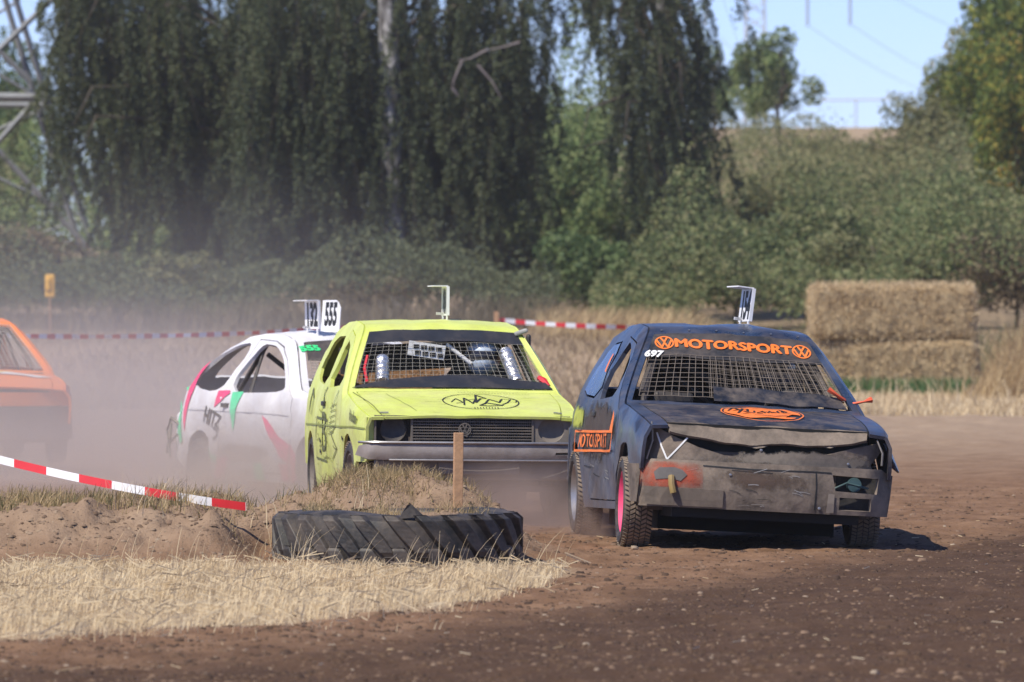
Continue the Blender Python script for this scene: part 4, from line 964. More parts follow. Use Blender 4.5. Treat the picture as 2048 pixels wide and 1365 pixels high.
def person(name, root_mat, lab, suit, helmet_c, y, pose=0, x=-1.42, visor=True):
    """seated driver: one skinned body, a helmet and a visor"""
    J = [(0, 0, .46), (-.05, 0, .62), (-.12, 0, .84), (-.13, 0, .97), (-.12, 0, 1.05), (-.10, 0, 1.14)]
    Rr = [.155, .15, .165, .075, .07, .085]; E = [(i, i+1) for i in range(5)]
    def add(p, r, par): J.append(p); Rr.append(r); E.append((par, len(J)-1)); return len(J)-1
    for sg in (-1, 1):
        a = add((-.12, sg*.19, .90), .07, 2); b_ = add((.06, sg*.27, .70), .052, a); c_ = add((.36, sg*.16, .84), .036, b_); hnd = add((.43, sg*.16, .88), .036, c_)
        for k in range(4): f = add((.475+.0*k, sg*(.185-.022*k), .905-.004*k), .0095, hnd); add((.505, sg*(.18-.022*k), .885), .008, f)
        th = add((.45, sg*.12, .89), .011, hnd); add((.475, sg*.105, .90), .009, th)
        l = add((.10, sg*.11, .45), .10, 0); kn = add((.50, sg*.15, .56), .075, l); an = add((.80, sg*.14, .32), .05, kn); add((.90, sg*.14, .33), .04, an)
    me = bpy.data.meshes.new('body'); me.from_pydata(J, E, []); o = link(name, me, suit); o['label'] = lab; o['category'] = 'person'
    sk = o.modifiers.new('skin', 'SKIN'); sd = o.modifiers.new('sub', 'SUBSURF'); sd.levels = sd.render_levels = 2; sk.use_smooth_shade = True
    for i, v in enumerate(me.skin_vertices[0].data): v.radius = (Rr[i], Rr[i]*(1.25 if i == 2 else 1)); v.use_root = (i == 0)
    o.matrix_world = root_mat @ Matrix.Translation((x, y, 0))
    mb = MB(); n, m_ = 22, 14; c = Vector((-.09, 0, 1.175))
    vs = []
    for j in range(m_+1):
        ph = math.pi*j/m_
        for k in range(n):
            a = 2*math.pi*k/n; d = Vector((math.cos(a)*math.sin(ph)*.152, math.sin(a)*math.sin(ph)*.128, math.cos(ph)*.145)); 
            if d.x > 0 and d.z < 0: d.x += .03*min(1, -d.z/.08)
            vs.append(c+d)
    mb.add(vs, [(j*n+k, j*n+(k+1) % n, (j+1)*n+(k+1) % n, (j+1)*n+k) for j in range(m_) for k in range(n)]); hm = mb.build('helmet', helmet_c, o, True)
    mb = MB(); vs = []
    for j in range(5):
        for k in range(11):
            a = R(-66+132*k/10); zz = -.045+.085*j/4; rr = math.sqrt(max(.01, 1-(zz/.145)**2)); vs.append(c+Vector((math.cos(a)*rr*.162, math.sin(a)*rr*.137, zz)))
    mb.add(vs, [(j*11+k, j*11+k+1, (j+1)*11+k+1, (j+1)*11+k) for j in range(4) for k in range(10)]); mb.build('visor', plain('visor', (.03, .03, .04), .12), hm, True)
    return o
def squarish(xs_): return xs_

# ---- black hatchback ------------------------------------------------------------
BP = (1.514, 46.67, .118, -.019, -.052, .0)
P_BLACK = [(.80, .70), (.66, .755), (.45, .795), (.1, .84), (-.25, .875), (-.47, .890), (-.70, 1.045), (-1.02, 1.262), (-1.17, 1.365), (-1.30, 1.41), (-1.7, 1.44), (-2.2, 1.43), (-2.6, 1.39), (-2.76, 1.31), (-2.95, 1.08), (-3.06, .95), (-3.15, .80), (-3.22, .7)]
cb = Car(1.665, .59, P_BLACK, zb=.89, rad=.042, seed=4, dents=.012, nose=.955, x1=.68, x0=-3.15, crown=.020)
root, MR = carroot('race_car', BP, label='dark blue black hatchback with orange lettering over its windscreen and pink front rim', category='car', group='racing cars on the dirt track')
paint_b = paint('dark navy paint', (.012, .020, .042), .27, .22, chip=(.16, .12, .09), chips=.68, low=.30, c2=(.032, .062, .13))
paint_h = paint('dusty black bonnet', (.012, .014, .020), .40, .42, chip=(.14, .11, .09), chips=.69, low=.0, c2=(.02, .026, .042))
def lipfn(x, v):                 # crumpled bonnet: the front lip rolls down, dipping in the middle
    p = cb.top()(x, v); t = max(0, (x-.59)/.10); p.z -= t**1.2*(.025+.062*max(0, 1-(abs(v)/.92)**3)); p.z += .012*mnoise.noise(Vector((x*6, v*5, 2)))*(t+.3); return p
W3 = [(-.74, .94), (-1.20, 1.24), (-1.62, 1.325), (-1.66, .91)]
D3 = [(-.42, .25), (-.42, .84), (-.62, .955), (-1.18, 1.300), (-1.66, 1.352), (-1.72, .95), (-1.70, .32), (-1.64, .25)]
Q3 = [(-1.80, .92), (-1.79, 1.325), (-2.30, 1.31), (-2.62, 1.10), (-2.56, .95)]
W3 = soften(W3, 1); Q3 = soften(Q3, 1)
cfg = dict(paint=paint_b, wb=-2.475, doors=[(D3, W3)], side_windows=[Q3], hood=(-.43, .685, .90), hvf=.96, hood_end=.605, windscreen=[(-.50, -.955), (-.47, 0), (-.50, .955), (-1.15, .93), (-1.175, 0), (-1.15, -.93)],
           rear_window=[(-2.72, -.85), (-2.72, .85), (-3.0, .82), (-3.0, -.82)], hoodfn=lipfn, hood_paint=paint_h, handle=(-1.58, .82), arch=.345, fender_front=[(.36, .46), (.64, .47), (.68, .6)])
bp = bodyparts(cb, root, MR, cfg); T_ = cb.top(); S_ = cb.side(-1)
pp_ = paint('panel paint', (.07, .13, .30), .25, .12, low=0, c2=(.045, .095, .21))
for sg in (-1, 1):
    mb = MB(); panel(mb, cb.side(sg), shrink(Q3, -.015), [], .08, flip=sg > 0); qp = mb.build('window_panel', pp_, root, True, MR)
    for v in qp.data.vertices: v.co.y += .006*sg
    qp['label'] = 'blue sheet riveted over the rear side window'
mb = MB(); decal(mb, S_, [[(-2.05, 1.11), (-1.90, 1.10), (-1.88, 1.22), (-2.02, 1.235)]], .014); mb.build('orange_patch', M['orange_mark'], root, False, MR)
M['dust_black'] = plain('dust caked black plastic', (.070, .060, .052), .85, var=.7, scale=16, dust=.75, bump=.9)
mb = MB(); panel(mb, lambda x, v: lipfn(x, v/.75), [(.605, -.855*.75), (.605, .855*.75), (.695, .84*.75), (.70, 0), (.695, -.85*.75)], [], .04); mb.build('bonnet_lip', M['dust_black'], bp['hood'], True, solid=.018)
# nose: cracked grille panel, bumper
def nosef(y, z, x=.70): return Vector((x-.09*(y/.78)**2-.10*max(0, (abs(y)-.62)/.18)**2, y, z))
nb = lambda y, z: nosef(y, z, .715+.02*mnoise.noise(Vector((y*3, z*5, 1))))
mb = MB(); panel(mb, nb, [(-.78, .50), (.70, .50), (.67, .56), (.75, .66), (.71, .700), (.55, .660), (.38, .612), (.25, .580), (0, .566), (-.28, .578), (-.45, .622), (-.60, .682), (-.70, .730), (-.775, .735), (-.785, .60)], [], .05)
mb.build('grille_panel', M['dust_black'], root, True, MR, solid=.015)
mb = MB(); mb.box((.50, 0, .66), (.25, 1.30, .22)); mb.build('gap_shade_block', M['under'], root, False, MR)  # black block painted as the shade inside the bonnet gap
mb = MB(); decal(mb, nb, stroke([(-.705, .70), (-.675, .615), (-.64, .535), (-.575, .61), (-.52, .675)], .010), .004); mb.build('lamp_tape', M['white_mark'], root, False, MR)
bf = lambda y, z: nosef(y, z, .78+.018*math.sin((z-.2)/.33*math.pi)+.012*mnoise.noise(Vector((y*2.4, z*4, 5))))
BO = [(-.80, .235), (.80, .235), (.815, .36), (.80, .50), (.74, .535), (-.74, .535), (-.80, .50), (-.815, .36)]
cut1 = [(.43, .385), (.71, .375), (.72, .475), (.41, .485)]; cut2 = [(.46, .265), (.67, .265), (.67, .345), (.46, .345)]
M['bumper'] = plain('scuffed black bumper', (.040, .034, .030), .75, var=.75, scale=11, dust=.8, bump=.9)
mb = MB(); panel(mb, bf, BO, [cut1, cut2], .05); bm_o = mb.build('bumper', M['bumper'], root, True, MR, solid=.02)
for sg in (-1, 1):
    mb = MB(); sf = cb.side(sg); mb.add([sf(x, z)+Vector((0, sg*.012, 0)) for x in (.34, .42, .52, .60) for z in (.26, .36, .50)]+[bf(sg*.80, z) for z in (.26, .36, .50)], [(i*3+j, i*3+j+1, (i+1)*3+j+1, (i+1)*3+j) for i in range(4) for j in range(2)])
    mb.build('bumper_corner', M['bumper'], bm_o, True, solid=.015)
mb = MB(); panel(mb, lambda y, z: bf(y, z)+Vector((.012, 0, 0)), [(-.76, .245), (-.29, .245), (-.29, .355), (-.78, .36)], [], .08); mb.build('bumper_plate', plain('dusty plate', (.085, .07, .058), .8, dust=.6), bm_o, False, solid=.012)
mb = MB(); ph = [(-.80, .36), (-.83, .51), (-.70, .515), (-.46, .505), (-.47, .46), (-.56, .45), (-.57, .375), (-.60, .36)]
panel(mb, bf, [(-.80, .36), (-.80, .52), (-.42, .52), (-.42, .36)], [], .04, off=.006)
mb.build('orange_spray', stain('orange spray', (.55, .10, .045), (.70, -.61, .445), (.5, .30, .15), scale=5, edge=.9), bm_o, False)
mb = MB(); panel(mb, bf, [(-.71, .405), (-.72, .45), (-.69, .48), (-.60, .485), (-.55, .47), (-.52, .44), (-.56, .40), (-.62, .415)], [], .04, off=.010); mb.build('grey_patch', M['grey_patch'], bm_o)
mb = MB(); mb.tube([bf(-.62, .43)+Vector((.01, 0, 0)), bf(-.62, .38)+Vector((.03, 0, 0)), bf(-.605, .325)+Vector((.03, 0, 0))], .021, 8); mb.build('tow_strap', plain('yellow strap', (.32, .22, .06), .8, dust=.5), bm_o, True)
mb = MB(); panel(mb, lambda y, z: bf(y, z)+Vector((.008, 0, 0)), [(.375, .245), (.425, .245), (.425, .365), (.385, .365)], [], .08); mb.build('light_strip', plain('pale scuffed strip', (.30, .25, .20), .7), bm_o)
mb = MB(); decal(mb, bf, stroke([(-.42, .505), (-.1, .495), (.3, .50), (.40, .497)], .008)+stroke([(.30, .50), (.305, .40), (.30, .26)], .008)+stroke([(-.24, .485), (.02, .478)], .005)+stroke([(-.79, .40), (-.80, .30)], .008), .003); mb.build('crack', M['ink'], bm_o)
rdn = random.Random(3)
for k_ in range(26):
    mb = MB(); a_ = rdn.uniform(-.7, .18); z_ = rdn.uniform(.26, .49); L_ = rdn.uniform(.02, .10); an_ = rdn.uniform(-.5, .35)
    decal(mb, bf, stroke([(a_, z_), (a_+L_*math.cos(an_)*.6, z_+L_*math.sin(an_)*.5+.003), (a_+L_*math.cos(an_), z_+L_*math.sin(an_))], rdn.uniform(.002, .005)), .0035); mb.build('scratch', M['scratch'] if k_ % 3 else M['ink'], bm_o)
for k_ in range(18):
    mb = MB(); L_ = rdn.uniform(.05, .4); a_ = rdn.uniform(-2.05, -.5-L_); z_ = rdn.uniform(.32, .80)
    decal(mb, lambda a, b_: S_(a, b_), stroke([(a_, z_), (a_+L_, z_+rdn.uniform(-.03, .03))], rdn.uniform(.003, .009)), .004, seg=.1); mb.build('scratch', M['scratch'] if k_ % 2 else M['ink'], root, False, MR)
mb = MB(); panel(mb, bf, [(-.45, .49), (.02, .49), (.28, .47), (.28, .36), (-.25, .36), (-.45, .44)], [], .05, off=.003); mb.build('rust_stain', stain('rust stain', (.11, .070, .048), (.77, -.05, .43), (.5, .36, .09), scale=12, edge=.9), bm_o)
mb = MB(); panel(mb, nb, [(-.70, .52), (.66, .52), (.66, .64), (-.6, .62)], [], .05, off=.003); mb.build('pale_scuff', stain('pale dust scuff', (.26, .215, .17), (.7, .25, .57), (.5, .55, .06), scale=10), root, False, MR)
for y_, z_ in ((-.25, .455), (.18, .52), (.52, .56), (-.05, .62), (.33, .27), (-.33, .27)):
    mb = MB(); p_ = (bf if z_ < .5 else nb)(y_, z_); mb.lathe([(0, .011), (.006, .009), (.008, 0)], 8); mb.v = [(p_.x+.002+y2, p_.y+x2, p_.z+z2) for x2, y2, z2 in mb.v]; mb.build('bolt', M['steel'], root, True, MR)
mb = MB(); mb.box((.60, .57, .43), (.03, .34, .14)); mb.box((.62, .58, .31), (.03, .30, .14)); mb.build('lamp_recess', M['dark'], root, False, MR)
mb = MB(); mb.lathe([(.0, .05), (.03, .045), (.035, 0)], 16, c=(0, 0, 0)); mb.v = [(y+.63, x+.57, z+.43) for x, y, z in mb.v]; mb.tube([(.66, .44, .40), (.66, .52, .44), (.66, .66, .41)], .008, 6); mb.build('fog_lamp', plain('teal plastic', (.05, .10, .11), .4), root, True, MR)
mb = MB(); mb.box((.45, 0, .205), (.5, 1.2, .06)); mb.box((-1.3, 0, .155), (2.4, 1.15, .13)); mb.build('undertray_shade', M['under'], root, False, MR)  # thin tray, with a black block in place of deep shade under the car
mb = MB(); mb.box((-2.72, .12, 1.14), (.02, .86, .34)); mb.build('added_rear_sheet', plain('dark cabin sheet', (.05, .036, .028), .9, scale=60), root, False, MR)  # dark sheet added so the cabin behind the mesh reads dark
# windscreen: sun strip, wire mesh, lower filler
M['strip'] = plain('dusty sun strip', (.022, .024, .03), .5, dust=.35, scale=9)
ss = .75; Tn = lambda x, v: T_(x, v/ss)
mb = MB(); panel(mb, Tn, [(-.93, -.93*ss), (-.905, 0), (-.93, .93*ss), (-1.155, .93*ss), (-1.18, 0), (-1.155, -.93*ss)], [], .06, off=.004); st_ = mb.build('sun_strip', M['strip'], root, True, MR)
tf = lambda a, b_: T_(-b_, a/ cb.ye(-b_))
mb = MB(); [text(mb, tf, 'MOTORSPORT', (.0+ox_, 1.045+oy_), .118, 0, 1.0, -.018, .010+.0004*q_) for q_, (ox_, oy_) in enumerate(((-.006, 0), (.006, 0), (0, .005), (0, -.005), (0, 0)))]
decal(mb, tf, roundel((-.455, 1.06), .064)+roundel((.455, 1.038), .064), .010); mb.build('sun_strip_lettering', M['orange_mark'], root, False, MR)
mb = MB(); text(mb, tf, '697', (-.545, .945), .085, .004, .9, -.1, .014, shear=.25); mb.build('pen_number', M['white_mark'], root, False, MR)
M['wire_b'] = plain('rusty wire', (.20, .165, .135), .7)
meshgrid(cb, root, MR, -.93, -.53, -.90, .92, .048, .0022, M['wire_b'])
meshgrid(cb, root, MR, -.93, -.55, -.28, .92, .024, .0013, M['wire_b'], dz=-.01)
mb = MB(); panel(mb, Tn, [(-.49, -.25*ss), (-.485, .90*ss), (-.60, .88*ss), (-.625, .3*ss), (-.63, -.25*ss)], [], .06, off=.016); mb.build('windscreen_filler', paint_h, root, True, MR, solid=.004)
cage(cb, root, MR, M['cage']); seat(root, MR, .36); wheel_s(root, MR, .36)
for L_ in ([(-.66, -.64, .96), (-1.2, -.47, 1.30)], [(-1.9, -.50, 1.34), (-1.75, -.05, 1.10), (-1.7, .3, .85)]):
    mb = MB(); mb.tube(L_, .032, 10); mb.build('cage_brace', M['cage'], root, True, MR)
mb = MB(); mb.box((-.75, -.42, .93), (.05, .26, .10)); mb.build('dash_box', M['black'], root, False, MR, bevel=.02)
# bonnet emblem: orange oval with a blurred brush script across it
hf = lambda a, b_: (lambda p: p)(lipfn(-b_, a/cb.ye(-b_)))
def oval(mb, fn, c, rx, ry, fill, mi=0, off=.008, sgn=1):
    rd = random.Random(5)
    polys = ring2d(c, rx, ry, rx*.035, 44)
    if fill:
        poly = [(c[0]+rx*.92*math.cos(a)*(1 if math.sin(a) < .2 or math.cos(a) < .5 else .9), c[1]+ry*(.80+.1*math.sin(5*a))*math.sin(a)) for a in np.linspace(0, 2*math.pi, 40)[:-1]]
        holes = [[(c[0]+rx*(.42), c[1]-ry*.62), (c[0]+rx*.70, c[1]-ry*.16), (c[0]+rx*.86, c[1]-ry*.18), (c[0]+rx*.80, c[1]-ry*.48)],
                 [(c[0]-rx*.72, c[1]+ry*.12), (c[0]-rx*.50, c[1]+ry*.30), (c[0]-rx*.44, c[1]+ry*.16)], [(c[0]-rx*.60, c[1]-ry*.42), (c[0]-rx*.42, c[1]-ry*.20), (c[0]-rx*.33, c[1]-ry*.30)],
                 [(c[0]-rx*.2, c[1]-ry*.30), (c[0]-rx*.12, c[1]+ry*.0), (c[0]-rx*.02, c[1]-ry*.28)], [(c[0]-rx*.06, c[1]+ry*.15), (c[0]+rx*.08, c[1]+ry*.32), (c[0]+rx*.12, c[1]+ry*.14)],
                 [(c[0]+rx*.22, c[1]-ry*.1), (c[0]+rx*.30, c[1]+ry*.16), (c[0]+rx*.38, c[1]-ry*.08)], [(c[0]+rx*.48, c[1]+ry*.1), (c[0]+rx*.54, c[1]+ry*.36), (c[0]+rx*.64, c[1]+ry*.14)]]
        panel(mb, fn, poly, holes, .05, mi, off)
    else:
        L = lambda P, w_: stroke([(c[0]+x*rx, c[1]+y*ry) for x, y in P], w_)
        polys += L([(-.78, -.1), (-.6, .35), (-.5, -.2), (-.68, -.25)], rx*.035)+L([(-.5, -.45), (-.38, .4), (-.25, -.3), (-.12, .15)], rx*.045)+L([(-.45, 0), (-.05, .28)], rx*.04)
        polys += L([(-.15, -.2), (0, .85), (.2, .35), (.05, .3), (-.15, -.2)], rx*.06)+L([(.05, -.35), (.25, .2), (.45, -.2), (.6, .3)], rx*.05)+L([(.62, .35), (.82, .25), (.68, -.15), (.5, -.4)], rx*.04)
        polys += L([(-.1, -.5), (.1, -.25), (.5, -.5), (.1, -.58), (-.1, -.5)], rx*.06)+L([(.8, .45), (.98, .2), (.9, -.1)], rx*.03)
        for k in range(9): polys += L([(-.30+k*.075, -.92), (-.28+k*.075, -.74)], rx*.022)
    decal(mb, fn, polys, off, mi)
mb = MB(); oval(mb, hf, (.04, -.10), .265, .42, True); em_ = mb.build('bonnet_emblem', M['orange_mark'], root, False, MR)
mb = MB(); LL = lambda P, w_: stroke([(.04+x*.265, -.10+y*.42) for x, y in P], w_*1.3)
decal(mb, hf, LL([(-.8, .15), (-.62, .42), (-.5, .1)], .010)+LL([(-.66, -.30), (-.42, .30), (-.30, .28), (-.36, .02), (-.46, .0), (-.28, -.30)], .012)+LL([(-.16, .16), (-.24, -.16), (-.06, -.20)], .010)+LL([(.02, .18), (.02, -.2), (.04, .14), (.12, .14), (.12, -.18)], .010)
      +LL([(.22, .22), (.20, -.14), (.32, -.14)], .010)+LL([(.40, .18), (.38, -.12)], .010)+LL([(.46, .26), (.62, .10), (.46, -.04), (.66, -.10)], .011)+LL([(-.3, -.52), (.2, -.60), (.5, -.48)], .009)+LL([(-.1, .62), (.3, .60), (.55, .48)], .008), .012)
mb.build('emblem_script', M['ink'], em_)
# right side marks (over scratches)
sf = lambda a, b_: S_(a, b_)
mb = MB(); decal(mb, sf, [[(-2.45, .45), (-2.45, .80), (-2.05, .90), (-1.72, .93), (-1.45, .90), (-1.12, .90), (-.85, .88), (-.44, .80), (-.43, .42), (-1.2, .36)]], .006, seg=.08); mb.build('bare_patch', stain('scraped bare metal', (.075, .055, .042), (-1.35, -.8, .70), (1.05, .6, .24), scale=5), root, False, MR)
mb = MB(); decal(mb, sf, [[(-2.85, .62), (-2.82, .86), (-2.42, .90), (-2.12, .88), (-2.15, .66)]], .009, seg=.08); mb.build('lime_patch', stain('lime paint patch', (.45, .50, .08), (-2.42, -.8, .80), (.30, .5, .085), scale=9, edge=.5), root, False, MR)
mb = MB(); text(mb, sf, 'MOTOR SPORT', (-1.46, .638), .125, .002, 1.78, 0, .013)
decal(mb, sf, stroke([(-2.40, .575), (-2.40, .705), (-.50, .70), (-.50, .575), (-2.40, .575)], .016)+[[(-.60, .70), (-.50, .70), (-.50, .80), (-.54, .84)]], .013, seg=.2); mb.build('side_lettering', M['orange_mark'], root, False, MR)
# torn flap of the left front wing, dents
mb = MB(); mb.add([(.55, .76, .70), (.35, .80, .74), (.15, .83, .72), (.60, .845, .53), (.45, .88, .52), (.25, .86, .56)], [(0, 1, 4, 3), (1, 2, 5, 4)]); mb.build('torn_wing', paint_b, root, True, MR, solid=.012)
M['torn'] = plain('torn metal edge', (.30, .27, .24), .5, .5)
for a, b_ in (((.64, -.745, .77), (.64, -.77, .53)), ((.66, .70, .72), (.68, .735, .56))):
    mb = MB(); mb.tube([a, Vector(a).lerp(Vector(b_), .5)+Vector((.01, .02, 0)), b_], .007, 5); mb.build('bent_edge', M['torn'], root, True, MR)
mb = MB(); q = T_(-.60, .93); mb.tube([q, q+Vector((.04, -.05, .03)), q+Vector((.03, -.11, .07))], [.018, .012, .02], 6); mb.tube([q+Vector((0, .05, -.02)), q+Vector((.02, .13, 0)), q+Vector((.0, .18, .015))], [.012, .008, .022], 6); mb.build('ribbon', M['ribbon_orange'], root, True, MR)
for k in range(6): mb = MB(); mb.box(T_(-1.22, -.85+.34*k)+Vector((0, 0, .004)), (.03, .008, .008)); mb.build('rivet', M['steel'], root, False, MR)
numboard(cb, root, MR, -1.75, .17, .30, .25, '154', R(6.5), -.08)
tyre_part('wheel', root, (0, -.735, .29), M['pinkrim'], .292, .185, R(-1.5), R(-2)); tyre_part('wheel', root, (0, .735, .29), M['pinkrim'], .292, .185, R(-1.5), R(2), side=1)
tyre_part('wheel', root, (-2.475, -.73, .285), M['steel'], .285, .175, 0, side=-1, spokes=8); tyre_part('wheel', root, (-2.475, .73, .285), M['steel'], .285, .175, 0, side=1)
BM = Matrix.Translation(root.location) @ Matrix.Rotation(BP[2]-math.pi/2, 4, 'Z') @ MR
person('person', BM, 'driver in a dark suit and grey helmet low behind the dark blue car windscreen', plain('dark suit', (.02, .022, .03), .8), plain('grey helmet', (.10, .10, .13), .4), .36)

# ---- yellow hatchback -----------------------------------------------------------
YP = (-.376, 51.78, .135, -.009, -.010, .014)
P_YEL = [(.80, .72), (.70, .738), (.45, .783), (.1, .84), (-.25, .885), (-.42, .91), (-.70, 1.09), (-1.0, 1.305), (-1.06, 1.35), (-1.20, 1.395), (-1.7, 1.43), (-2.2, 1.425), (-2.62, 1.39), (-2.78, 1.32), (-2.98, 1.02), (-3.08, .92), (-3.14, .75), (-3.2, .7)]
cy = Car(1.635, .60, P_YEL, zb=.90, rad=.036, seed=14, dents=.007, nose=.93, x1=.70, x0=-3.13, crown=.015)
root, MR = carroot('race_car', YP, label='lime yellow hatchback with black grille and a driver in a helmet behind wire mesh', category='car', group='racing cars on the dirt track')
paint_y = paint('lime yellow paint', (.60, .69, .12), .42, .32, chip=(.25, .22, .12), chips=.68, low=.62, c2=(.66, .73, .22))
W2 = [(-.74, .96), (-1.12, 1.22), (-1.50, 1.305), (-1.60, .93)]
D2 = [(-.42, .25), (-.42, .87), (-.60, .955), (-1.04, 1.265), (-1.20, 1.325), (-1.56, 1.365), (-1.66, .95), (-1.66, .32), (-1.60, .25)]
Q2 = [(-1.80, .945), (-1.70, 1.32), (-2.30, 1.315), (-2.62, 1.10), (-2.50, 1.0)]
W2 = soften(W2, 1); Q2 = soften(Q2, 1)
cfg = dict(paint=paint_y, wb=-2.475, doors=[(D2, W2)], side_windows=[Q2], hood=(-.40, .70, .93), hvf=.94, windscreen=[(-.46, -.95), (-.43, 0), (-.46, .95), (-1.05, .94), (-1.07, 0), (-1.05, -.94)],
           rear_window=[(-2.76, -.86), (-2.76, .86), (-3.0, .84), (-3.0, -.84)], handle=(-1.52, .82), arch=.325, fender_front=[(.36, .42), (.68, .42), (.70, .6)], nose=(.665, .698, .43, .735))
bodyparts(cy, root, MR, cfg); T2 = cy.top(); S2 = cy.side(-1); Tn2 = lambda x, v: T2(x, v/ss)
M['grey_plastic'] = plain('dusty grey plastic', (.17, .155, .14), .75, dust=.5, scale=10)
M['grille'] = plain('grille black', (.10, .095, .088), .65, dust=.5)
gw = .695; mb = MB(); mb.box((.60, 0, .65), (.03, 2*gw, .205)); mb.build('grille_back', M['dark'], root, False, MR)
mb = MB()
for k in range(9): mb.box((.665, .0, .565+k*.0205), (.022, .86, .0075))
for k in range(58): mb.box((.655, -.43+k*.015, .65), (.014, .0035, .18))
mb.box((.66, 0, .745), (.03, 2*gw, .012)); mb.box((.66, 0, .552), (.03, 2*gw, .012))
for y_ in (-.43, .43, -.69, .69): mb.box((.662, y_, .65), (.03, .014, .19))
g_ = mb.build('grille', M['grille'], root, False, MR)
mb = MB(); decal(mb, lambda a, b_: Vector((.682, a, b_)), roundel((-.055, .655), .046), .004); mb.build('grille_emblem', M['grille'], g_)
for sg in (-1, 1):
    mb = MB(); n = 32; cyy = sg*.562; sq_ = []; ri = []
    hp = [(cyy+.107*math.cos(a), .655+.088*math.sin(a)) for a in np.linspace(0, 2*math.pi, 33)[:-1]]
    if sg > 0: panel(mb, lambda a, b_: Vector((.668, a, b_)), [(sg*.44, .560), (sg*.69, .560), (sg*.69, .742), (sg*.44, .742)], [[(cyy+.093*math.cos(a), .652+.086*math.sin(a)) for a in np.linspace(0, 2*math.pi, 33)[:-1]]], .05)
    mb.lathe([(.0, .094), (-.014, .088), (-.024, .065), (-.030, .03), (-.032, 0)], 28); k0 = len(mb.v)-28*5
    for i in range(k0, len(mb.v)): x_, y_, z_ = mb.v[i]; mb.v[i] = (.664+y_, cyy+x_, .655+z_)
    mb.build('headlight', M['grey_plastic'] if sg > 0 else M['black'], root, True, MR)['label'] = 'empty dusty headlight bowl' if sg > 0 else 'black headlight recess'  # one bowl black, the other grey
# bumper: thin steel blade with end caps
bl = lambda y, z: Vector((.80-.07*(y/.8)**2-.16*max(0, (abs(y)-.70)/.12)**2, y, z))
M['bumper_y'] = plain('worn steel bumper', (.34, .31, .30), .55, .25, var=.4, scale=9, dust=.5, bump=.4)
mb = MB(); panel(mb, lambda y, z: bl(y, z)+Vector((.015*math.sin((z-.44)/.115*math.pi), 0, 0)), [(-.82, .47), (-.80, .535), (-.70, .562), (.76, .555), (.84, .54), (.83, .455), (.70, .437), (-.60, .437), (-.74, .44)], [[(.58, .475), (.58, .495), (.76, .50), (.77, .48)]], .05)
b2 = mb.build('bumper', M['bumper_y'], root, True, MR, solid=.03)
mb = MB(); mb.tube([bl(y, .56)+Vector((.01, 0, 0)) for y in np.linspace(-.80, .82, 24)], .010, 6); mb.tube([bl(y, .437)+Vector((.01, 0, 0)) for y in np.linspace(-.60, .80, 20)], .008, 6); mb.build('bumper_trim', M['steel'], b2, True)
mb = MB(); mb.box((.76, .04, .385), (.02, .58, .10)); mb.build('number_plate_holder', M['grey_plastic'], b2, bevel=.01)
mb = MB(); mb.box((.70, 0, .37), (.06, 1.40, .15)); mb.build('valance', M['grey_plastic'], root, False, MR, bevel=.02)
# windscreen area
mb = MB(); panel(mb, Tn2, [(-.925, -.94*ss), (-.95, -.3*ss), (-.95, .3*ss), (-.925, .94*ss), (-1.055, .94*ss), (-1.075, 0), (-1.055, -.94*ss)], [], .06, off=.004); mb.build('sun_strip', plain('black sun strip', (.022, .025, .034), .45, dust=.12), root, True, MR, solid=.003)
mb = MB(); panel(mb, Tn2, [(-.45, -.97*ss), (-.43, 0), (-.45, .97*ss), (-.52, .93*ss), (-.575, .3*ss), (-.575, -.1*ss), (-.53, -.6*ss), (-.475, -.9*ss)], [], .05, off=.014); mb.build('cowl_rubber', plain('black rubber sheet', (.025, .027, .034), .4, dust=.15), root, True, MR, solid=.004)
meshgrid(cy, root, MR, -.92, -.50, -.93, .93, .047, .0013, M['wire_y'])
cage(cy, root, MR, plain('black tube', (.02, .02, .02), .4), diag=False); seat(root, MR, .34); wheel_s(root, MR, .34)
for (a, b_, nm) in (((-.62, -.49, .98), (-.80, -.47, 1.15), 0), ((-.66, .50, .98), (-.90, .44, 1.21), 1)):
    mb = MB(); a = Vector(a); b_ = Vector(b_); n = 26; mb.tube([a.lerp(b_, i/n) for i in range(n+1)], [(.050+.004*math.sin(i*2.4))*(1-.25*i/n*0) for i in range(n+1)], 14); mb.build('foam_padding', M['alu'], root, True, MR)['label'] = 'silver padding wrapped round a cage tube'
mb = MB(); mb.tube([(-.99, .02, 1.26), (-.97, .20, 1.12)], .016, 10); mb.build('white_tube', M['white_mark'], root, True, MR)
mb = MB(); mb.box((-.945, -.13, 1.215), (.01, .27, .105), Matrix.Rotation(R(-8), 3, 'X')); wb_ = mb.build('white_notice', M['white_mark'], root, False, MR)
mb = MB()
for r_ in range(2):
    for k in range(4): mb.box((-.938, -.205+k*.055+.01*r_, 1.243-.045*r_-.007*k), (.004, .042, .03))
mb.build('notice_print', M['ink'], wb_)
mb = MB(); mb.box((-2.2, -.1, 1.17), (.02, 1.05, .20), Matrix.Rotation(R(4), 3, 'X')); mb.build('rear_shade', M['strip'], root, False, MR)
mb = MB(); mb.box((-2.97, -.22, 1.02), (.015, .95, .20)); mb.build('added_rear_sheet', plain('sunlit ground orange', (.55, .30, .15), .9, var=.8, scale=70), root, False, MR)  # added board, coloured like the sunlit ground beyond the rear window
mb = MB(); mb.tube([(-.62, -.60, .98), (-.70, -.61, 1.08), (-.78, -.58, 1.17)], .012, 6); mb.build('red_belt', M['ribbon_red'], root, True, MR)
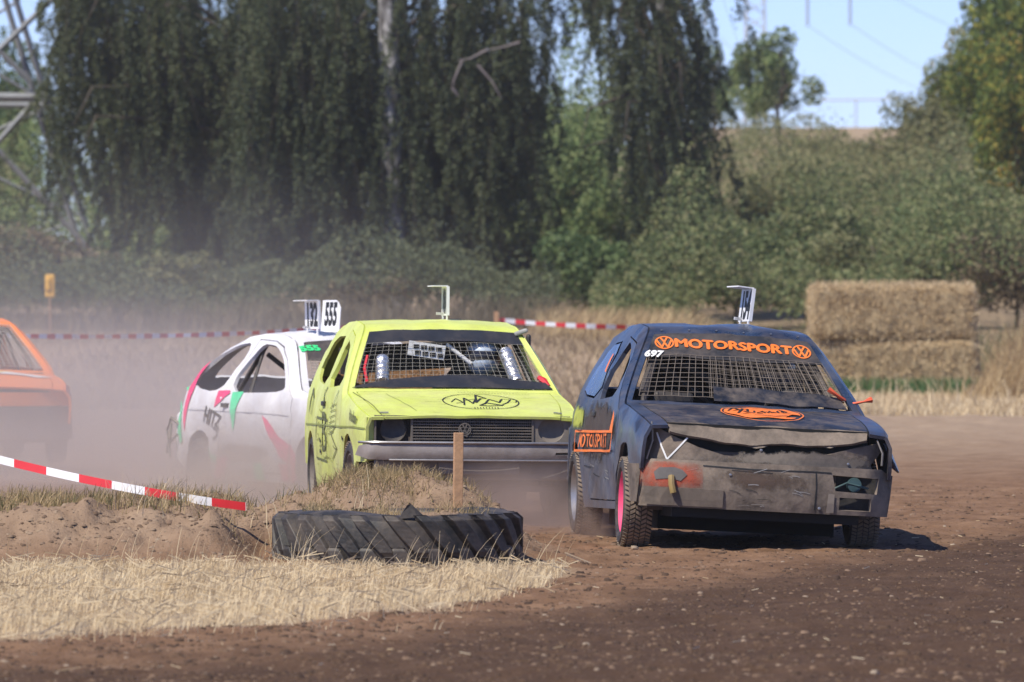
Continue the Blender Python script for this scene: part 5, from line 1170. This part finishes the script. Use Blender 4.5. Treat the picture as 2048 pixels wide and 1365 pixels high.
mb = MB(); q = T2(-1.06, .97); mb.box(q+Vector((0, .02, .005)), (.12, .10, .03), Matrix.Rotation(R(20), 3, 'X')); mb.build('duct_tape', plain('grey duct tape', (.40, .40, .37), .5), root, False, MR, bevel=.01)
mb = MB(); q = T2(-.50, .96); mb.tube([q+Vector((-.10, -.06, .06)), q+Vector((-.05, -.03, .035)), q+Vector((.0, .0, .0))], [.02, .026, .012], 6); mb.build('ribbon', M['ribbon_red'], root, True, MR)
mb = MB(); mb.box((-1.0, .625, 1.29), (.05, .035, .10)); mb.build('rubber_flap', M['black'], root, False, MR, bevel=.03)
hf2 = lambda a, b_: T2(-b_, a/cy.ye(-b_))
mb = MB(); oval(mb, hf2, (.13, -.12), .275, .36, False, off=.004); decal(mb, hf2, [p for k in range(24) for p in stroke([(.02+k*.022, .315), (.030+k*.022, .315)], .008)], .004); mb.build('bonnet_emblem', M['ink'], root, False, MR)
mb = MB(); decal(mb, hf2, stroke([(-.50, .30), (-.44, -.2), (-.38, -.52)], .004), .003); decal(mb, hf2, stroke([(-.73, .38), (-.66, -.3), (-.64, -.66)], .008), .003); mb.build('crease_shade', plain('crease shade', (.20, .22, .05), .5), root, False, MR)  # shade of the bonnet creases painted as darker lines
for sg in (-1, 1): mb = MB(); mb.tube([T2(.60, sg*.88)+Vector((0, 0, .01)), T2(.60, sg*.80)+Vector((0, 0, .012))], .007, 6); mb.build('bonnet_pin', M['steel'], root, True, MR)
s2 = lambda a, b_: S2(a, b_)
mb = MB(); text(mb, s2, 'klinsdom', (.28, .735), .115, .003, .72, -.10, .006)
text(mb, s2, 'B', (-1.45, .60), .42, .0, 1.3, 0, .006); text(mb, s2, 'K', (-1.55, .86), .18, .004, 1.2, .2, .006)
decal(mb, s2, stroke([(-2.0, .42), (-1.9, .72), (-1.2, .70), (-1.25, .40), (-2.0, .42)], .014)+stroke([(-1.0, .78), (-.8, .92), (-.72, .66), (-.9, .60), (-.6, .5), (-.85, .42)], .012)+stroke([(-2.6, .76), (-2.55, .92), (-2.35, .86), (-2.4, .74)], .03), .006, seg=.12)
for k in range(6): decal(mb, s2, stroke([(-1.08, .80-.04*k), (-.78, .82-.04*k)], .006), .006, seg=.12)
mb.build('side_marking', plain('faded black marker', (.17, .19, .06), .6, var=.6), root, False, MR)
mb = MB(); decal(mb, s2, stroke([(-3.0, .66), (-1.5, .665), (-.40, .66), (.30, .665), (.69, .655)], .012), .005, seg=.1); mb.build('swage_shade', plain('swage shade', (.30, .34, .06), .5), root, False, MR)  # shade along the swage painted as a darker strip
mb = MB()
for a, b_ in ((-1.65, .55), (-1.65, .47), (-.25, .58)): decal(mb, s2, [[(a+.04*math.cos(t), b_+.018*math.sin(t)) for t in np.linspace(0, 6.28, 9)[:-1]]], .007)
mb.build('bolt_hole', M['ink'], root, False, MR)
rdn = random.Random(8); M['ydent'] = plain('dull scrape', (.33, .35, .10), .7, var=.5)
for k_ in range(26):
    mb = MB(); L_ = rdn.uniform(.04, .35); a_ = rdn.uniform(-2.05, -.5-L_); z_ = rdn.uniform(.32, .84)
    decal(mb, s2, stroke([(a_, z_), (a_+L_*.5, z_+rdn.uniform(-.02, .02)), (a_+L_, z_+rdn.uniform(-.04, .04))], rdn.uniform(.003, .010)), .0045, seg=.1); mb.build('scrape', M['ydent'], root, False, MR)
for k_ in range(16):
    mb = MB(); a_ = rdn.uniform(-.6, .5); b_ = rdn.uniform(-.65, .3); L_ = rdn.uniform(.02, .12)
    decal(mb, hf2, stroke([(a_, b_), (a_+L_, b_+rdn.uniform(-.05, .05))], rdn.uniform(.002, .005)), .003); mb.build('scrape', M['ydent'], root, False, MR)
numboard(cy, root, MR, -1.72, .10, .30, .245, '181', R(1), 0)
for yy, sd in ((-.71, -1), (.71, 1)):
    tyre_part('wheel', root, (0, yy, .285), M['grey_plastic'], .285, .175, R(3), 0, side=sd, tread=sd < 0); tyre_part('wheel', root, (-2.475, yy, .285), M['grey_plastic'], .285, .175, 0, 0, side=sd, tread=False)
YM = Matrix.Translation(root.location) @ Matrix.Rotation(YP[2]-math.pi/2, 4, 'Z') @ MR
person('person', YM, 'driver in a black suit and blue grey helmet at the wheel of the yellow car', plain('black suit', (.012, .012, .014), .8), plain('blue grey helmet', (.50, .58, .70), .25), .30, x=-1.0)

# ---- white rounded hatchback ----------------------------------------------------
WP = (-.90, 60.1, .431, -.006, -.030, -.16)
P_WHT = [(.80, .68), (.68, .75), (.45, .82), (.1, .89), (-.25, .95), (-.46, .975), (-.70, 1.12), (-.95, 1.27), (-1.15, 1.38), (-1.4, 1.44), (-1.8, 1.46), (-2.2, 1.43), (-2.55, 1.33), (-2.9, 1.16), (-3.15, .96), (-3.24, .80), (-3.26, .7)]
cw = Car(1.70, .58, P_WHT, rad=.07, seed=24, dents=.014, nose=.93, tail=.86, x1=.70, x0=-3.22, crown=.03)
root, MR = carroot('race_car', WP, label='white rounded hatchback with pink and mint green sprayed stripes in the dust', category='car', group='racing cars on the dirt track')
paint_w = paint('white paint', (.66, .66, .70), .45, .28, chip=(.3, .27, .25), chips=.70, low=.80, c2=(.78, .78, .80))
Wa = [(-.70, .955), (-.84, 1.09), (-1.10, 1.265), (-1.42, 1.355), (-1.76, 1.37), (-1.93, .945)]
Da = [(-.44, .27), (-.44, .91), (-.58, .985), (-.98, 1.235), (-1.22, 1.345), (-1.46, 1.395), (-1.84, 1.41), (-2.02, .90), (-2.0, .33), (-1.9, .27)]
Qa = [(-2.09, .94), (-1.93, 1.385), (-2.25, 1.36), (-2.58, 1.25), (-2.84, 1.11), (-2.92, 1.0)]
Wa = soften(Wa); Qa = soften(Qa)
cfg = dict(paint=paint_w, wb=-2.5, doors=[(Da, Wa)], side_windows=[Qa], hood=(-.42, .70, .88), hvf=.93, windscreen=[(-.50, -.92), (-.45, 0), (-.50, .92), (-1.14, .90), (-1.17, 0), (-1.14, -.90)],
           rear_window=[(-2.45, -.82), (-2.45, .82), (-3.0, .80), (-3.0, -.80)], handle=(-1.86, .84), arch=.335, fender_front=[(.40, .40), (.68, .40), (.70, .6)])
bodyparts(cw, root, MR, cfg); T3 = cw.top(); S3 = cw.side(-1); Tn3 = lambda x, v: T3(x, v/ss)
s3 = lambda a, b_: S3(a, b_)
mb = MB()
for P in ([(-2.99, .98), (-2.80, 1.15), (-2.66, 1.22), (-2.84, 1.04), (-2.86, .92), (-2.90, .80), (-2.93, .60), (-2.98, .70), (-3.04, .85)], [(-2.15, .96), (-1.85, .965), (-1.82, .94), (-2.05, .86), (-2.16, .82)],
          [(-1.04, .76), (-.94, .72), (-.70, .58), (-.46, .52), (-.46, .36), (-.68, .42), (-.90, .58)], [(-.43, .54), (-.28, .44), (-.30, .23), (-.43, .20)], [(-2.02, .40), (-1.80, .40), (-1.90, .22), (-2.10, .22)], [(-.70, .36), (-.46, .36), (-.46, .22), (-.66, .22)]):
    mb = MB(); decal(mb, s3, [P], .007, seg=.1); mb.build('pink_stripe', M['pink'], root, False, MR)
mb = MB()
for P in ([(-1.76, .95), (-1.52, .955), (-1.60, .82), (-1.66, .62), (-1.72, .80)], [(-3.16, .88), (-3.18, .60), (-3.12, .50), (-3.04, .52), (-3.06, .70)], [(-2.20, .48), (-2.16, .38), (-2.04, .34), (-1.95, .40), (-2.15, .42)], [(-3.10, .99), (-2.98, .99), (-3.0, .96)],
          [(-1.22, .36), (-1.05, .36), (-.98, .22), (-1.2, .22)], [(-.10, .90), (.05, .87), (.02, .68), (-.08, .70)]):
    mb = MB(); decal(mb, s3, [P], .007, seg=.1); mb.build('mint_stripe', M['mint'], root, False, MR)
mb = MB(); text(mb, s3, 'HITZ', (-2.20, .72), .20, .004, .9, -.22, .009, shear=.3); decal(mb, s3, stroke([(-2.08, .68), (-1.98, .64), (-2.02, .58), (-2.10, .55)], .02), .009); mb.build('side_lettering', M['ink'], root, False, MR)
mb = MB(); decal(mb, s3, [[(-2.15, .60), (-.6, .60), (-.6, .28), (-2.05, .28)]], .0055, seg=.1); mb.build('mud_smear', stain('dried mud', (.36, .29, .24), (-1.45, -.85, .44), (.75, .5, .10), scale=5, edge=.6), root, False, MR)
mb = MB(); decal(mb, s3, stroke([(-3.1, .80), (-2.1, .79), (-1.2, .78), (-.5, .76)], .006), .005, seg=.1); mb.build('body_crease_shade', plain('white crease', (.42, .42, .44), .5), root, False, MR)  # shade of the side crease painted as a grey line
mb = MB(); panel(mb, Tn3, [(-.86, -.88*ss), (-.84, 0), (-.86, .88*ss), (-1.14, .88*ss), (-1.16, 0), (-1.14, -.88*ss)], [], .06, off=.004); mb.build('sun_strip', M['strip'], root, True, MR)
tf3 = lambda a, b_: T3(-b_, a/cw.ye(-b_))
mb = MB(); text(mb, tf3, '555', (-.44, 1.03), .11, .006, 1.1, 0, .010); mb.build('pen_number', M['green_mark'], root, False, MR)
meshgrid(cw, root, MR, -.86, -.60, -.85, .85, .045, .002, M['wire'])
mb = MB(); panel(mb, Tn3, [(-.50, -.90*ss), (-.47, 0), (-.50, .90*ss), (-.62, .86*ss), (-.62, -.86*ss)], [], .06, off=.006); mb.build('cowl_rubber', M['strip'], root, True, MR)
cage(cw, root, MR, M['cage'])
mb = MB(); panel(mb, lambda y, z: Vector((.78-.2*(y/.8)**2, y, z)), [(-.80, .25), (.80, .25), (.78, .6), (-.78, .6)], [], .1); mb.build('bumper', M['grey_plastic'], root, True, MR, solid=.02)
for P_t in ([(-3.12, -.74, .66), (-3.25, -.78, .72), (-3.34, -.78, .62), (-3.30, -.78, .50)], [(-3.15, -.76, .58), (-3.24, -.80, .50), (-3.2, -.80, .38)], [(-3.25, -.78, .68), (-3.22, -.80, .55), (-3.28, -.8, .42)]):
    mb = MB(); mb.tube(P_t, [.012, .016, .012, .006][:len(P_t)], 6); mb.build('torn_bumper_strip', M['grey_plastic'], root, False, MR)
numboard(cw, root, MR, -1.45, -.24, .30, .27, '132', 0, R(3)); numboard(cw, root, MR, -1.75, .05, .36, .27, '555', R(2), R(-3), flange=0, rounded=True)
for yy, sd in ((-.74, -1), (.74, 1)):
    tyre_part('wheel', root, (0, yy, .285), M['grey_plastic'], .285, .175, R(-5), 0, side=sd, tread=False); tyre_part('wheel', root, (-2.5, yy, .285), M['grey_plastic'], .285, .175, 0, 0, side=sd, tread=False)

# ---- orange car at the left edge ------------------------------------------------
OP = (px(0, 0, 72).x-.14, 71.5, R(14), 0, 0, -.03)
co = Car(1.68, .575, [(p[0], p[1]-.01) for p in P_BLACK], rad=.065, seed=34, dents=.005, nose=.90, x1=.70, x0=-3.15, crown=.035)
root, MR = carroot('race_car', OP, label='orange car cut off at the left edge of the picture, half faded in dust', category='car', group='racing cars on the dirt track')
paint_o = paint('orange paint', (.90, .24, .05), .45, .12, low=.2, c2=(.92, .30, .08))
cfg = dict(cfg, paint=paint_o, wb=-2.475, doors=[(D3, W3)], side_windows=[Q3], hood=(-.43, .68, .90), windscreen=[(-.50, -.94), (-.47, 0), (-.50, .94), (-1.15, .93), (-1.175, 0), (-1.15, -.93)], rear_window=[(-2.72, -.85), (-2.72, .85), (-3.0, .82), (-3.0, -.82)], handle=(-1.58, .82))
bodyparts(co, root, MR, cfg); T4 = co.top()
hf4 = lambda a, b_: T4(-b_, a/co.ye(-b_))
mb = MB(); decal(mb, hf4, [[(-.3, .36), (.05, .30), (.22, .42), (.38, .36), (.22, .18), (0, .08), (-.3, .12)]], .006, seg=.08); mb.build('yellow_wave', plain('yellow wave', (.75, .55, .10), .5), root, False, MR)
mb = MB(); decal(mb, hf4, [[(.12, .04), (.28, .24), (.44, .16), (.70, -.06), (.52, -.14), (.34, .0)]], .009, seg=.08); mb.build('white_wave', M['white_mark'], root, False, MR)
meshgrid(co, root, MR, -1.15, -.53, -.92, .92, .045, .0035, M['wire_light']); cage(co, root, MR, M['cage'])
mb = MB(); panel(mb, lambda y, z: Vector((.78-.2*(y/.8)**2, y, z)), [(-.80, .25), (.80, .25), (.78, .57), (-.78, .57)], [], .1); mb.build('bumper', M['grey_plastic'], root, True, MR, solid=.02)
mb = MB(); panel(mb, lambda y, z: Vector((.735-.16*(y/.8)**2, y, z)), [(-.78, .575), (.78, .575), (.77, .71), (-.77, .71)], [], .1); mb.build('front_panel', paint_o, root, True, MR, solid=.01)
for yy, sd in ((-.74, -1), (.74, 1)):
    tyre_part('wheel', root, (0, yy, .285), M['black'], .285, .175, R(-5), 0, side=sd, tread=False); tyre_part('wheel', root, (-2.475, yy, .285), M['black'], .285, .175, 0, 0, side=sd, tread=False)

# ------------------------------------------------------------------ dust in the air
def dust(c, rad, dens, ns, colr=(.62, .53, .47), lab=None, rz=0, thr=.35, step=1):
    mb = MB(); n, m_ = 20, 12; vs = []
    for j in range(m_+1):
        ph = math.pi*j/m_
        for k in range(n): a = 2*math.pi*k/n; vs.append((math.cos(a)*math.sin(ph)*1.03, math.sin(a)*math.sin(ph)*1.03, math.cos(ph)*1.03))
    mb.add(vs, [(j*n+k, (j+1)*n+k, (j+1)*n+(k+1) % n, j*n+(k+1) % n) for j in range(m_) for k in range(n)])
    mt = volmat('dust', dens, colr, ns, thr=thr); mt.cycles.volume_step_rate = step; mt.cycles.homogeneous_volume = False
    o = mb.build('dust_cloud', mt); o.location = c; o.scale = rad; o.rotation_euler = (0, 0, rz); o['kind'] = 'stuff'; o['label'] = lab
    return o
dust((-4.6, 68.5, -.1), (2.2, 2.2, .75), .9, 1.7, (1, .86, .74), 'dense low dust hiding the wheels of the orange car')
dust((-4.2, 68, .1), (4.8, 13, 1.75), .26, .40, (1, .88, .78), 'broad tan dust cloud hanging round the white and orange cars')
dust((-5.2, 88, .3), (7.5, 22, 3.6), .030, .22, (.93, .90, .88), 'thin high dust haze drifting before the weeping trees')
dust((-1.75, 57, -.2), (1.8, 3.2, 1.25), 1.7, .9, (1, .86, .72), 'thick dust thrown up round the lower half of the white car')
dust((-2.55, 58.5, -.1), (.9, 2.0, .8), 1.2, 1.6, (1, .86, .74), 'dust plume rising behind the white car rear wheel')
dust((.05, 50.6, .05), (.75, 2.2, .55), 1.8, 2.2, (.78, .62, .52), 'brown dust under the yellow car bumper')
dust((.66, 48.55, .08), (.44, 1.1, .36), 2.2, 5.5, (.72, .55, .45), 'brown dust flung from the rear wheel of the dark blue car')

# ------------------------------------------------------------------ air
m = bpy.data.materials.new('haze'); m.use_nodes = True; nt = m.node_tree; nt.nodes.clear(); out = nt.nodes.new('ShaderNodeOutputMaterial'); pv = nt.nodes.new('ShaderNodeVolumePrincipled')
pv.inputs['Color'].default_value = (.90, .94, 1, 1); pv.inputs['Density'].default_value = .00025; pv.inputs['Anisotropy'].default_value = .2; nt.links.new(pv.outputs[0], out.inputs['Volume']); m.cycles.homogeneous_volume = True
mb = MB(); mb.box((0, 680, 18), (1700, 1700, 50)); tag(mb.build('haze', m), kind='stuff')
